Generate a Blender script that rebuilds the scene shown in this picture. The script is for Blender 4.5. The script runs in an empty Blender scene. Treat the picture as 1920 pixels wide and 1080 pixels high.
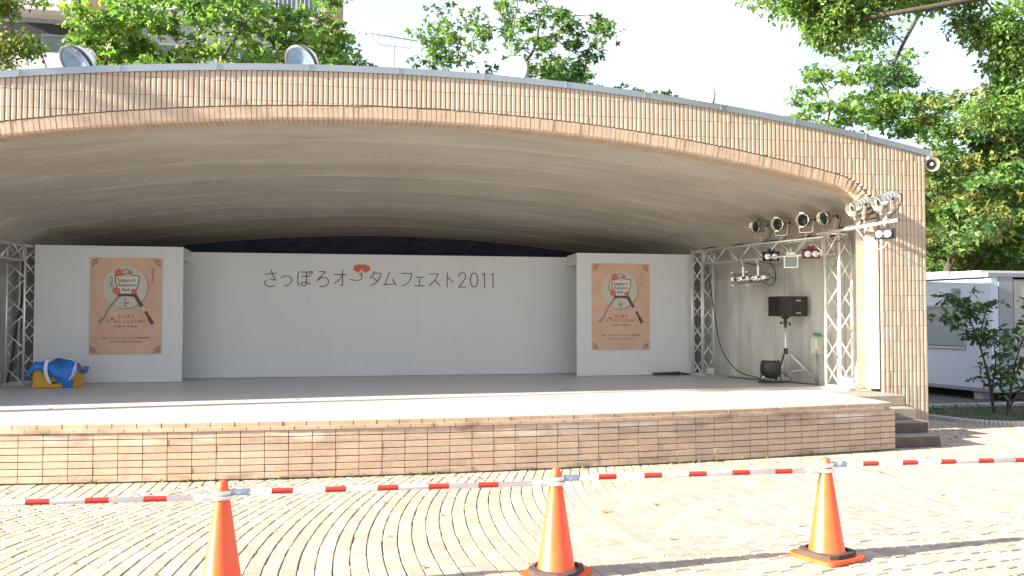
import bpy, math, random
import numpy as np
from mathutils import Vector, Matrix

R = math.radians
sc = bpy.context.scene
col = sc.collection

# ------------------------------------------------------------------ camera, light, exposure
cam = bpy.data.cameras.new('camera')
camo = bpy.data.objects.new('camera', cam)
col.objects.link(camo)
camo.location = (0, 0, 1.70)
camo.rotation_euler = (R(90 + 1.86), 0, R(-11.3))
cam.sensor_width = 36
cam.lens = 30
cam.clip_start = 0.05
cam.clip_end = 2000
sc.camera = camo

SUN_EL, SUN_AZ = 21.6, 264.2          # azimuth clockwise from +Y
w = bpy.data.worlds.new("World")
sc.world = w
w.use_nodes = True
wn = w.node_tree.nodes
sky = wn.new('ShaderNodeTexSky')
sky.sky_type = 'NISHITA'
sky.sun_disc = False
sky.sun_elevation = R(SUN_EL)
sky.sun_rotation = R(SUN_AZ)
sky.air_density = 1.0
sky.dust_density = 1.6
sky.ozone_density = 1.3
# thin bright high cloud over the whole sky
wl = w.node_tree.links
wtc = wn.new('ShaderNodeTexCoord')
wmp = wn.new('ShaderNodeMapping')
wmp.inputs['Scale'].default_value = (1.2, 1.2, 3.2)
wl.new(wtc.outputs['Generated'], wmp.inputs[0])
wno = wn.new('ShaderNodeTexNoise')
wno.inputs['Scale'].default_value = 2.2
wno.inputs['Detail'].default_value = 6
wl.new(wmp.outputs[0], wno.inputs['Vector'])
wmr = wn.new('ShaderNodeMapRange')
wmr.inputs[1].default_value = .30
wmr.inputs[2].default_value = .62
wmr.inputs[3].default_value = .30
wmr.inputs[4].default_value = .80
wl.new(wno.outputs[0], wmr.inputs[0])
wmx = wn.new('ShaderNodeMix')
wmx.data_type = 'RGBA'
wl.new(wmr.outputs[0], wmx.inputs[0])
wl.new(sky.outputs[0], wmx.inputs[6])
wmx.inputs[7].default_value = (3.6, 3.7, 4.0, 1)
wl.new(wmx.outputs[2], wn['Background'].inputs[0])
wn['Background'].inputs[1].default_value = 0.075
sl = bpy.data.lights.new('sun', 'SUN')
sl.energy = 5.0
sl.angle = R(0.53)
sl.color = (1.0, 0.89, 0.69)
slo = bpy.data.objects.new('sun', sl)
col.objects.link(slo)
sd = Vector((math.sin(R(SUN_AZ)) * math.cos(R(SUN_EL)), math.cos(R(SUN_AZ)) * math.cos(R(SUN_EL)), math.sin(R(SUN_EL))))
slo.rotation_euler = sd.to_track_quat('Z', 'Y').to_euler()
sc.view_settings.view_transform = 'Standard'
sc.view_settings.look = 'None'
sc.view_settings.exposure = 2.33
sc.view_settings.gamma = 1
sc.view_settings.use_curve_mapping = False
sc.render.engine = 'CYCLES'
sc.cycles.max_bounces = 10
sc.cycles.diffuse_bounces = 5
sc.cycles.transparent_max_bounces = 8

rnd = random.Random(7)
F0, T0 = 11.3, 1.86

def in_view(x, y, z, m=40):
    c, s = math.cos(R(F0)), math.sin(R(F0))
    a = x * c - y * s
    fy = x * s + y * c
    u = z - 1.7
    p = R(T0)
    F = fy * math.cos(p) + u * math.sin(p)
    U = -fy * math.sin(p) + u * math.cos(p)
    if F < .3:
        return False
    X, Y = 960 + 1600 * a / F, 540 - 1600 * U / F
    return -m < X < 1920 + m and -m < Y < 1080 + m

# ------------------------------------------------------------------ materials
MATS = {}

def mat(name, colour, rough=.6, metal=0.0, var=0.0, noise=None, bump=0.0, bscale=60, hue=0.0, spec=.5, trans=None, coat=0, emis=None):
    """noise = (scale xyz, amount, second colour)"""
    m = bpy.data.materials.new(name)
    m.use_nodes = True
    nt = m.node_tree
    n, l = nt.nodes, nt.links
    b = n['Principled BSDF']
    b.inputs['Roughness'].default_value = rough
    b.inputs['Metallic'].default_value = metal
    b.inputs['Specular IOR Level'].default_value = spec
    if coat:
        b.inputs['Coat Weight'].default_value = coat
    base = n.new('ShaderNodeRGB')
    base.outputs[0].default_value = (*colour, 1)
    out = base.outputs[0]
    tc = n.new('ShaderNodeTexCoord')
    geo = n.new('ShaderNodeNewGeometry')
    if noise:
        for (scl, amt, c2, det) in noise:
            mp = n.new('ShaderNodeMapping')
            mp.inputs['Scale'].default_value = scl
            l.new(geo.outputs['Position'], mp.inputs[0])
            no = n.new('ShaderNodeTexNoise')
            no.inputs['Scale'].default_value = 1
            no.inputs['Detail'].default_value = det
            no.inputs['Roughness'].default_value = .62
            l.new(mp.outputs[0], no.inputs['Vector'])
            rp = n.new('ShaderNodeMapRange')
            rp.inputs[1].default_value = .38
            rp.inputs[2].default_value = .68
            rp.inputs[3].default_value = 0
            rp.inputs[4].default_value = amt
            l.new(no.outputs[0], rp.inputs[0])
            mx = n.new('ShaderNodeMix')
            mx.data_type = 'RGBA'
            l.new(rp.outputs[0], mx.inputs[0])
            l.new(out, mx.inputs[6])
            mx.inputs[7].default_value = (*c2, 1)
            out = mx.outputs[2]
    if var or hue:
        oi = n.new('ShaderNodeObjectInfo')
        ad = n.new('ShaderNodeMath')
        ad.operation = 'ADD'
        l.new(geo.outputs['Random Per Island'], ad.inputs[0])
        l.new(oi.outputs['Random'], ad.inputs[1])
        fr = n.new('ShaderNodeMath')
        fr.operation = 'FRACT'
        l.new(ad.outputs[0], fr.inputs[0])
        mr = n.new('ShaderNodeMapRange')
        mr.inputs[3].default_value = 1 - var
        mr.inputs[4].default_value = 1 + var
        l.new(fr.outputs[0], mr.inputs[0])
        hs = n.new('ShaderNodeHueSaturation')
        l.new(out, hs.inputs['Color'])
        l.new(mr.outputs[0], hs.inputs['Value'])
        if hue:
            m2 = n.new('ShaderNodeMath')
            m2.operation = 'MULTIPLY'
            m2.inputs[1].default_value = 7.13
            l.new(fr.outputs[0], m2.inputs[0])
            f2 = n.new('ShaderNodeMath')
            f2.operation = 'FRACT'
            l.new(m2.outputs[0], f2.inputs[0])
            m3 = n.new('ShaderNodeMapRange')
            m3.inputs[3].default_value = .5 - hue
            m3.inputs[4].default_value = .5 + hue
            l.new(f2.outputs[0], m3.inputs[0])
            l.new(m3.outputs[0], hs.inputs['Hue'])
        out = hs.outputs[0]
    l.new(out, b.inputs['Base Color'])
    if bump:
        bn = n.new('ShaderNodeTexNoise')
        bn.inputs['Scale'].default_value = bscale
        bn.inputs['Detail'].default_value = 5
        l.new(geo.outputs['Position'], bn.inputs['Vector'])
        bp = n.new('ShaderNodeBump')
        bp.inputs['Strength'].default_value = bump
        bp.inputs['Distance'].default_value = .01
        l.new(bn.outputs[0], bp.inputs['Height'])
        l.new(bp.outputs[0], b.inputs['Normal'])
    if trans:
        t = n.new('ShaderNodeBsdfTranslucent')
        tm = n.new('ShaderNodeMix')
        tm.data_type = 'RGBA'
        tm.blend_type = 'MULTIPLY'
        tm.inputs[0].default_value = 1
        l.new(out, tm.inputs[6])
        tm.inputs[7].default_value = (*trans[1], 1)
        l.new(tm.outputs[2], t.inputs[0])
        ms = n.new('ShaderNodeMixShader')
        ms.inputs[0].default_value = trans[0]
        l.new(b.outputs[0], ms.inputs[1])
        l.new(t.outputs[0], ms.inputs[2])
        l.new(ms.outputs[0], n['Material Output'].inputs[0])
    MATS[name] = m
    return m

mat('tile_tan', (.52, .43, .345), .55, var=.06, hue=.004, noise=[((11, 11, .8), .45, (.38, .31, .25), 5), ((3, 3, 3), .35, (.46, .33, .24), 4), ((40, 40, 14), .2, (.34, .25, .19), 4)], bump=.25, bscale=150)
mat('tile_brown', (.50, .38, .285), .55, var=.07, hue=.006, noise=[((2.2, 2.2, 5), .4, (.33, .21, .14), 5), ((30, 30, 22), .3, (.22, .15, .11), 4)], bump=.25, bscale=120)
mat('tile_soldier', (.53, .41, .31), .5, var=.05, hue=.006, noise=[((8, 8, 8), .3, (.36, .2, .12), 4)], bump=.2, bscale=120)
mat('mortar', (.21, .165, .135), .9, noise=[((20, 20, 20), .5, (.2, .16, .13), 4)])
mat('concrete_vault', (.56, .535, .49), .85, noise=[((.16, 2.6, 2.6), .75, (.35, .315, .27), 6), ((.9, 1.3, 1.3), .5, (.38, .35, .31), 7), ((.5, 7, 7), .35, (.31, .28, .245), 5), ((1.5, 9, 9), .35, (.58, .54, .47), 6), ((14, 40, 30), .2, (.2, .17, .14), 5)], bump=.35, bscale=25)
mat('concrete_wall', (.66, .665, .64), .85, noise=[((1.6, 1.6, .5), .7, (.34, .32, .28), 6), ((5, 5, .8), .55, (.33, .31, .27), 7), ((30, 30, 30), .2, (.5, .5, .47), 4)], bump=.3, bscale=30)
mat('concrete_floor', (.50, .50, .495), .40, noise=[((.8, 3, 1), .5, (.38, .38, .385), 5), ((14, 14, 14), .35, (.30, .30, .31), 6)], bump=.12, bscale=40)
mat('concrete_step', (.28, .255, .22), .85, noise=[((5, 5, 5), .7, (.2, .17, .14), 6), ((30, 30, 30), .4, (.12, .1, .09), 5)], bump=.5, bscale=50)
mat('riser_shade', (.085, .06, .05), .8, noise=[((6, 6, 6), .6, (.16, .13, .11), 6)], bump=.4, bscale=50)  # dark brown that paints the stage block's shadow on the lower risers
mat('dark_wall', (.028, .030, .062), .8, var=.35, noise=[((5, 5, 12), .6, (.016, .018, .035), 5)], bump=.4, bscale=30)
mat('coping_metal', (.36, .40, .44), .38, metal=.75, var=.05, noise=[((1.5, 1.5, 6), .4, (.28, .31, .33), 4)])
mat('roof_membrane', (.2, .2, .2), .8)
mat('panel_white', (.60, .61, .61), .55, noise=[((1.2, 1.2, 1.2), .3, (.56, .57, .57), 4), ((6, 6, .7), .12, (.5, .5, .5), 5)], bump=.04, bscale=90)
mat('paver', (.355, .31, .265), .8, var=.15, hue=.012, noise=[((3, 3, 3), .5, (.30, .26, .22), 5), ((60, 60, 60), .3, (.24, .205, .18), 4), ((.7, .7, .7), .35, (.27, .235, .205), 6)], bump=.5, bscale=90)
mat('paving_sand', (.17, .14, .11), .95, noise=[((9, 9, 9), .6, (.15, .13, .1), 5)])
mat('ground_soil', (.16, .14, .11), .95, noise=[((.4, .4, .4), .6, (.10, .12, .06), 6), ((6, 6, 6), .5, (.2, .17, .13), 5)], bump=.6, bscale=20)
mat('bed_soil', (.06, .045, .03), .95, noise=[((4, 4, 4), .6, (.03, .05, .015), 6)], bump=.9, bscale=18)
mat('asphalt', (.08, .08, .085), .9, noise=[((5, 5, 5), .5, (.11, .11, .11), 6)], bump=.4, bscale=60)
mat('kerb', (.42, .41, .40), .85, noise=[((8, 8, 8), .5, (.3, .29, .28), 5)], bump=.3, bscale=50)
mat('steel', (.74, .74, .73), .38, metal=.55, var=.06)
mat('aluminium', (.78, .77, .75), .34, metal=.6, var=.05)
mat('par_can', (.70, .68, .62), .22, metal=.95, noise=[((9, 9, 30), .4, (.45, .42, .36), 4)])
mat('black', (.012, .012, .013), .5)
mat('black_rubber', (.04, .037, .035), .8, noise=[((40, 40, 40), .4, (.05, .045, .04), 4)])
mat('black_plastic', (.03, .029, .028), .42, bump=.15, bscale=200)
mat('lens_dark', (.010, .012, .012), .30, spec=.35)
mat('flood_glass', (.20, .27, .25), .15, spec=.8)
mat('lens_clear', (.62, .64, .68), .12, metal=.6, coat=.8)
mat('lamp_white', (.78, .79, .77), .35)
mat('red_plastic', (.16, .025, .022), .4)
mat('cone_orange', (.88, .085, .016), .38, noise=[((7, 7, 7), .3, (.80, .15, .05), 4), ((18, 18, 6), .22, (.62, .16, .09), 6)], coat=.1)
mat('bar_red', (.50, .03, .025), .35, noise=[((20, 20, 20), .25, (.5, .04, .04), 4)])
mat('bar_white', (.78, .76, .74), .35, noise=[((14, 14, 14), .3, (.62, .59, .55), 5)])
mat('socket_blue', (.42, .50, .62), .35)
mat('crate_yellow', (.62, .33, .03), .45, noise=[((9, 9, 9), .3, (.45, .22, .02), 4)])
mat('sheet_blue', (.015, .16, .56), .42, bump=.5, bscale=14)
mat('strap_white', (.65, .67, .7), .5)
mat('poster_paper', (.60, .40, .29), .5, noise=[((2.4, 2.4, 2.4), .7, (.50, .29, .19), 5), ((50, 50, 50), .15, (.5, .25, .13), 4)])
mat('ink_brown', (.11, .024, .026), .6)
mat('ink_dark', (.085, .06, .055), .6)
mat('ink_faint', (.22, .12, .08), .6)
mat('petal_red', (.55, .11, .08), .6)
mat('petal_core', (.72, .24, .08), .6)
mat('plate_cream', (.50, .47, .40), .5)
mat('shield_white', (.60, .58, .52), .5)
mat('silver_print', (.24, .21, .19), .5)
mat('green_print', (.12, .16, .08), .6)
mat('switch_box', (.52, .55, .45), .5)
mat('switch_green', (.10, .35, .12), .5)
mat('horn_cream', (.72, .66, .52), .45)
mat('glass_reflector', (.16, .27, .46), .08, metal=.35, coat=1, noise=[((9, 9, 9), .7, (.30, .42, .60), 5)])
mat('glass_pale', (.80, .82, .85), .12, metal=.2, coat=.6)
mat('rim_dark', (.06, .065, .08), .4)
mat('rim_white', (.22, .23, .26), .4)
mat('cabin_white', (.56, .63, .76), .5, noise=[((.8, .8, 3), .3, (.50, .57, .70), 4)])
mat('cabin_trim', (.27, .29, .32), .5)
mat('cabin_beige', (.42, .41, .36), .6, noise=[((1, 1, 4), .4, (.36, .35, .31), 4)])
mat('cabin_roof', (.58, .60, .62), .5, noise=[((3, 3, 3), .5, (.4, .42, .43), 5)])
mat('cabin_glass', (.06, .08, .09), .05, spec=.9)
mat('blind', (.36, .42, .45), .5)
mat('bark', (.10, .078, .06), .9, noise=[((20, 20, 5), .6, (.05, .038, .03), 5)], bump=.8, bscale=35)
mat('bark_dark', (.05, .04, .033), .9, noise=[((20, 20, 5), .6, (.03, .024, .02), 5)], bump=.6, bscale=35)
LT = (1.35, 1.5, .6)
mat('leaf_fresh', (.17, .27, .075), .38, var=.45, hue=.022, trans=(.5, LT), spec=.35)
mat('leaf_green', (.115, .205, .065), .38, var=.45, hue=.02, trans=(.46, LT), spec=.35)
mat('leaf_deep', (.055, .12, .045), .5, var=.4, hue=.02, trans=(.32, LT), spec=.35)
mat('leaf_yellow', (.24, .24, .05), .5, var=.35, hue=.025, trans=(.4, (1.2, 1.1, .5)), spec=.3)
mat('leaf_olive', (.16, .19, .055), .5, var=.35, hue=.025, trans=(.4, (1.2, 1.2, .5)), spec=.3)
mat('leaf_dry', (.16, .085, .03), .7, var=.3)
mat('apt_wall', (.42, .48, .55), .7, noise=[((.5, .5, .5), .3, (.36, .42, .48), 4)])
mat('apt_brick', (.48, .31, .21), .7, var=.1, noise=[((2, 2, 6), .4, (.40, .25, .17), 4)])
mat('apt_white', (.68, .70, .72), .6)
mat('apt_dark', (.035, .035, .05), .7)
mat('apt_glass', (.10, .14, .18), .06, spec=.9)
mat('apt_cream', (.62, .55, .46), .7)
mat('rail', (.55, .60, .66), .4)

def add_stain(name, z0, z1, z2, c2, amt, scl):
    """blotchy stain between heights z0 and z2, strongest at z1"""
    nt = MATS[name].node_tree
    n, l = nt.nodes, nt.links
    b = n['Principled BSDF']
    src = b.inputs['Base Color'].links[0].from_socket
    g_ = n.new('ShaderNodeNewGeometry')
    sx = n.new('ShaderNodeSeparateXYZ')
    l.new(g_.outputs['Position'], sx.inputs[0])
    r1 = n.new('ShaderNodeMapRange'); r1.inputs[1].default_value = z0; r1.inputs[2].default_value = z1
    r2 = n.new('ShaderNodeMapRange'); r2.inputs[1].default_value = z2; r2.inputs[2].default_value = z1
    l.new(sx.outputs[2], r1.inputs[0]); l.new(sx.outputs[2], r2.inputs[0])
    mp = n.new('ShaderNodeMapping'); mp.inputs['Scale'].default_value = scl
    l.new(g_.outputs['Position'], mp.inputs[0])
    no = n.new('ShaderNodeTexNoise'); no.inputs['Scale'].default_value = 1; no.inputs['Detail'].default_value = 6
    l.new(mp.outputs[0], no.inputs['Vector'])
    r3 = n.new('ShaderNodeMapRange'); r3.inputs[1].default_value = .50; r3.inputs[2].default_value = .66; r3.inputs[4].default_value = amt
    l.new(no.outputs[0], r3.inputs[0])
    m1 = n.new('ShaderNodeMath'); m1.operation = 'MULTIPLY'
    m2 = n.new('ShaderNodeMath'); m2.operation = 'MULTIPLY'
    l.new(r1.outputs[0], m1.inputs[0]); l.new(r2.outputs[0], m1.inputs[1])
    l.new(m1.outputs[0], m2.inputs[0]); l.new(r3.outputs[0], m2.inputs[1])
    mx = n.new('ShaderNodeMix'); mx.data_type = 'RGBA'
    l.new(m2.outputs[0], mx.inputs[0]); l.new(src, mx.inputs[6]); mx.inputs[7].default_value = (*c2, 1)
    l.new(mx.outputs[2], b.inputs['Base Color'])
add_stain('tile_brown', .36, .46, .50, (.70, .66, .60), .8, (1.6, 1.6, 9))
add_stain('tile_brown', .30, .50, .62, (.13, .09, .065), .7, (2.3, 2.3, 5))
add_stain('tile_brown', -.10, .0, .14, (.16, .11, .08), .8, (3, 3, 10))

# ------------------------------------------------------------------ mesh helpers
class MB:
    def __init__(s):
        s.v, s.f, s.sm = [], [], []

    def add(s, vs, fs, smooth=False):
        o = len(s.v)
        s.v += [tuple(v) for v in vs]
        s.f += [tuple(i + o for i in f) for f in fs]
        s.sm += [smooth] * len(fs)
        return s

    def box(s, c, d, M=None, bev=0.0):
        x, y, z = d[0] / 2, d[1] / 2, d[2] / 2
        if bev <= 0:
            vs = [(sx * x, sy * y, sz * z) for sz in (-1, 1) for sy in (-1, 1) for sx in (-1, 1)]
            fs = [(0, 2, 3, 1), (4, 5, 7, 6), (0, 1, 5, 4), (2, 6, 7, 3), (0, 4, 6, 2), (1, 3, 7, 5)]
        else:
            vs, fs = [], []
            b = bev
            def ring(zz, i):
                return [(-x + i, -y + i, zz), (x - i, -y + i, zz), (x - i, y - i, zz), (-x + i, y - i, zz)]
            vs = ring(-z, b) + ring(-z + b, 0) + ring(z - b, 0) + ring(z, b)
            fs = [(3, 2, 1, 0), (12, 13, 14, 15)]
            for k in range(3):
                for i in range(4):
                    j = (i + 1) % 4
                    fs.append((4 * k + i, 4 * k + j, 4 * k + 4 + j, 4 * k + 4 + i))
        c = Vector(c)
        vs = [(M @ Vector(v) if M else Vector(v)) + c for v in vs]
        return s.add(vs, fs)

    def tube(s, pts, r, n=8, caps=True, smooth=True):
        pts = [Vector(p) for p in pts]
        rs = r if isinstance(r, (list, tuple)) else [r] * len(pts)
        vs, fs = [], []
        up = None
        for i, p in enumerate(pts):
            d = (pts[min(i + 1, len(pts) - 1)] - pts[max(i - 1, 0)])
            if d.length < 1e-9:
                d = Vector((0, 0, 1))
            d.normalize()
            if up is None:
                up = Vector((0, 0, 1)) if abs(d.z) < .9 else Vector((1, 0, 0))
            a = d.cross(up)
            if a.length < 1e-6:
                a = d.orthogonal()
            a.normalize()
            b = a.cross(d).normalized()
            up = b
            for k in range(n):
                t = 2 * math.pi * k / n
                vs.append(p + (a * math.cos(t) + b * math.sin(t)) * rs[i])
        for i in range(len(pts) - 1):
            for k in range(n):
                j = (k + 1) % n
                fs.append((i * n + k, i * n + j, (i + 1) * n + j, (i + 1) * n + k))
        s.add(vs, fs, smooth)
        if caps:
            o = len(s.v) - len(vs)
            s.f += [tuple(o + k for k in range(n))[::-1], tuple(o + (len(pts) - 1) * n + k for k in range(n))]
            s.sm += [False, False]
        return s

    def lathe(s, prof, o=(0, 0, 0), axis=(0, 0, 1), n=24, smooth=True):
        o = Vector(o)
        q = Vector(axis).normalized().to_track_quat('Z', 'Y').to_matrix()
        vs, fs = [], []
        for (r, h) in prof:
            for k in range(n):
                t = 2 * math.pi * k / n
                vs.append(o + q @ Vector((r * math.cos(t), r * math.sin(t), h)))
        for i in range(len(prof) - 1):
            for k in range(n):
                j = (k + 1) % n
                fs.append((i * n + k, i * n + j, (i + 1) * n + j, (i + 1) * n + k))
        return s.add(vs, fs, smooth)

    def prism(s, poly, off):
        """poly: list of 3D points (planar), off: extrusion vector"""
        n = len(poly)
        off = Vector(off)
        vs = [Vector(p) for p in poly] + [Vector(p) + off for p in poly]
        fs = [tuple(range(n))[::-1], tuple(range(n, 2 * n))] + [(i, (i + 1) % n, n + (i + 1) % n, n + i) for i in range(n)]
        return s.add(vs, fs)

    def mesh(s, name, m):
        me = bpy.data.meshes.new(name)
        me.from_pydata([tuple(v) for v in s.v], [], s.f)
        me.polygons.foreach_set('use_smooth', s.sm)
        me.materials.append(MATS[m])
        me.update()
        return me

    def build(s, name, m, parent=None, **kw):
        return link(name, s.mesh(name, m), parent, **kw)

def link(name, me, parent=None, loc=None, rot=None, scale=None, **props):
    o = bpy.data.objects.new(name, me)
    col.objects.link(o)
    if loc is not None:
        o.location = loc
    if rot is not None:
        o.rotation_euler = rot
    if scale is not None:
        o.scale = scale
    if parent:
        o.parent = parent
        o.matrix_parent_inverse = Matrix.Translation(-parent.location) if parent.rotation_euler[:] == (0, 0, 0) else (
            Matrix.LocRotScale(parent.location, parent.rotation_euler, parent.scale).inverted())
        if parent.get('_p') is not None or parent.parent:
            # grandparent chain: keep world placement
            wm = world_of(parent)
            o.matrix_parent_inverse = wm.inverted()
    for k, v in props.items():
        o[k] = v
    return o

def world_of(o):
    m = Matrix.LocRotScale(o.location, o.rotation_euler, o.scale)
    if o.parent:
        return world_of(o.parent) @ o.matrix_parent_inverse @ m
    return m

def thing(name, label, cat, loc=(0, 0, 0), rz=0, group=None, me=None):
    o = bpy.data.objects.new(name, me)
    col.objects.link(o)
    o.location = loc
    o.rotation_euler = (0, 0, rz)
    o['label'] = label
    o['category'] = cat
    if group:
        o['group'] = group
    return o

def local(parent):
    """children placed in the parent's own frame"""
    def f(name, mb, m, sub=None, **kw):
        me = mb.mesh(name, m) if isinstance(mb, MB) else mb
        o = bpy.data.objects.new(name, me)
        col.objects.link(o)
        o.parent = sub or parent
        for k, v in kw.items():
            o[k] = v
        return o
    return f

def copy_tree(o, parent=None):
    c = o.copy()
    col.objects.link(c)
    if parent:
        c.parent = parent
    for ch in o.children:
        copy_tree(ch, c)
    return c

def structure(name, mb, m):
    o = mb.build(name, m)
    o['kind'] = 'structure'
    return o

def np_mesh(name, V, Fq, m, smooth=False):
    """V (n,3), Fq (k,4) quads"""
    me = bpy.data.meshes.new(name)
    V = np.asarray(V, dtype=np.float32)
    Fq = np.asarray(Fq, dtype=np.int32)
    me.vertices.add(len(V))
    me.vertices.foreach_set('co', V.ravel())
    k = Fq.shape[1]
    me.loops.add(Fq.size)
    me.loops.foreach_set('vertex_index', Fq.ravel())
    me.polygons.add(len(Fq))
    me.polygons.foreach_set('loop_start', np.arange(0, Fq.size, k, dtype=np.int32))
    me.polygons.foreach_set('loop_total', np.full(len(Fq), k, dtype=np.int32))
    me.polygons.foreach_set('use_smooth', np.full(len(Fq), smooth))
    me.materials.append(MATS[m])
    me.update(calc_edges=True)
    me.validate()
    return me

# ------------------------------------------------------------------ bandshell geometry functions
CX = .8
W_IN, SB = 6.74, .18              # opening half width, soldier course height
W_OUT = 7.71
FY = 11.20                        # plane of the backing wall
def arch_pts(w=W_IN, c=4.25, Rr=29., r=.55, n=64, bottom=.62):
    """opening outline from right bottom up over the crown to the left bottom, as (dx, z)"""
    pts = []
    za = c - (w - r) ** 2 / (2 * Rr)
    sl = (w - r) / Rr
    right = []
    for i in range(n + 1):
        x = (w - r) * i / n
        right.append((x, c - x * x / (2 * Rr)))
    p0, p1, p2 = Vector((w - r, za)), Vector((w, za - sl * r)), Vector((w, za - sl * r - r))
    for i in range(1, 13):
        t = i / 12
        p = p0 * (1 - t) ** 2 + p1 * 2 * t * (1 - t) + p2 * t * t
        right.append((p.x, p.y))
    right.append((w, bottom))
    return right                  # crown -> right foot
def top_z(dx):
    return 4.95 - dx * dx / 76.

RIGHT = arch_pts()
OUTL = [(-x, z) for x, z in RIGHT[::-1]] + RIGHT[1:]      # left foot -> crown -> right foot
def offset_outline(pts, d):
    out = []
    for i, p in enumerate(pts):
        a = Vector(pts[max(i - 1, 0)])
        b = Vector(pts[min(i + 1, len(pts) - 1)])
        t = (b - a).normalized()
        nrm = Vector((-t.y, t.x))
        out.append((p[0] + nrm.x * d, p[1] + nrm.y * d))
    return out
OUTO = offset_outline(OUTL, SB)
def outer_z(dx):
    """height of the soldier course's outer edge at dx (0 outside it)"""
    if abs(dx) >= W_IN + SB - .002:
        return 0
    best = 0
    for (a, b) in zip(OUTO[:-1], OUTO[1:]):
        if (a[0] - dx) * (b[0] - dx) <= 0 and abs(a[0] - b[0]) > 1e-6:
            t = (dx - a[0]) / (b[0] - a[0])
            best = max(best, a[1] + t * (b[1] - a[1]))
    return best

# ------------------------------------------------------------------ ground
g = MB()
g.add([(-600, -300, -.06), (600, -300, -.06), (600, 900, -.06), (-600, 900, -.06)], [(0, 1, 2, 3)])
structure('ground', g, 'ground_soil')
pv = MB()
pv.add([(-14, .5, -.022), (22, .5, -.022), (22, 12.55, -.022), (-14, 12.55, -.022)], [(0, 1, 2, 3)])
paving = structure('paving', pv, 'paving_sand')
yard = MB()
yard.add([(8.2, 12.55, -.03), (40, 12.55, -.03), (40, 26, -.03), (8.2, 26, -.03)], [(0, 1, 2, 3)])
structure('yard_asphalt', yard, 'asphalt')

# paving stones along gently curving columns
def paver_proto(seed):
    r = random.Random(seed)
    j = lambda a: (r.random() - .5) * a
    vs = []
    for (sx, sy) in ((-1, -1), (1, -1), (1, 1), (-1, 1)):
        vs.append((sx * .5 + j(.045), sy * .5 + j(.035), -1.0))
    base = list(vs)
    for v in base:
        vs.append((v[0], v[1], -.18))
    for v in base:
        vs.append((v[0] * .91 + j(.02), v[1] * .93 + j(.02), 0))
    fs = [(8, 9, 10, 11)]
    for k in (0, 4):
        for i in range(4):
            q = (i + 1) % 4
            fs.append((k + i, k + q, k + 4 + q, k + 4 + i))
    return np.array(vs), np.array(fs)
PROTO = [paver_proto(s) for s in range(6)]
PROTO_ME = [np_mesh('paving_stone', v, f, 'paver') for v, f in PROTO]
stones = []
PW, PL = .116, .19
ncol = 0
s = -9.5
def stage_front(x):
    return 9.20 + (x - CX) ** 2 / 70.
while s < 13:
    yc = 5.9 + .45 * max(min(s, 3.2), -3.5)
    y = 3.4 + rnd.random() * PL
    while y < 12.4:
        dy = max(min(y - yc, 4.2), -3.2)
        x = s + .07 * dy * dy
        sl = .14 * dy if -3.2 < (y - yc) < 4.2 else 0
        L = PL * rnd.choice((.92, 1, 1, 1.06))
        hidden = (y > stage_front(x) + .1 and x < 7.0) or (6.9 < x < 7.7 and y > 9.95) or (y > 11.3 and x < 8.45)
        if not hidden and in_view(x, y, 0, 60):
            wd = PW * ((1 - .063 * dy) if (-3.2 < y - yc < 4.2 and -3.5 < s < 3.2) else 1.0)
            stones.append((x + rnd.gauss(0, .0009), y + L / 2, wd * math.cos(math.atan(sl)) + .0, L, math.atan(sl), rnd.randrange(6), rnd.gauss(0, .0012), rnd.gauss(0, .005), rnd.gauss(0, .004)))
        y += L
    s += PW
# keep the bed area free
def in_bed(x, y):
    return x > 9.5 and y > 11.3 and y > 12.9 - (x - 9.5) * 1.9
stones = [t for t in stones if not in_bed(t[0], t[1])]
stones.sort(key=lambda t: t[0] ** 2 + t[1] ** 2)
def stone_m(t):
    x, y, wd, L, a, k, dz, tx, ty = t
    return (Matrix.Translation((x, y, dz)) @ Matrix.Rotation(-a, 4, 'Z') @ Matrix.Rotation(tx, 4, 'X') @ Matrix.Rotation(ty, 4, 'Y')
            @ Matrix.Diagonal((wd - .007, L - .008, .03, 1)))
vis = [t for t in stones if in_view(t[0], t[1], 0, 4)][:300]
visset = set(id(t) for t in vis)
for t in vis:
    o = bpy.data.objects.new('paving_stone', PROTO_ME[t[5]])
    col.objects.link(o)
    o.parent = paving
    o.matrix_local = stone_m(t)
Vs, Fs, off = [], [], 0
for t in stones:
    if id(t) in visset:
        continue
    v, f = PROTO[t[5]]
    M = np.array(stone_m(t))
    Vs.append(v @ M[:3, :3].T + M[:3, 3])
    Fs.append(f + off)
    off += len(v)
o = link('paving_stones', np_mesh('paving_stones', np.vstack(Vs), np.vstack(Fs), 'paver'), paving)
o['kind'] = 'stuff'

# ------------------------------------------------------------------ stage platform
stage = thing('stage_platform', 'low stage platform with bulging front of flat tan tiles and pale concrete floor', 'stage', (CX, 9.3, 0))
XR, XL = 6.91, -5.3
def front_pt(x, inset=0.0):
    return (x, stage_front(x) + inset)
def block(x0, x1, z0, z1, inset, yback, n=40):
    mb = MB()
    poly = [(x0 + (x1 - x0) * i / n, stage_front(x0 + (x1 - x0) * i / n) + inset, z0) for i in range(n + 1)] + [(x1, yback, z0), (x0, yback, z0)]
    return mb.prism(poly, (0, 0, z1 - z0))
block(XL, XR, 0.0, .505, .022, 11.38).build('core_wall', 'mortar', stage)
block(XL - .01, XR - .06, .505, .599, .03, 11.30).build('floor_edge', 'concrete_floor', stage)
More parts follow.
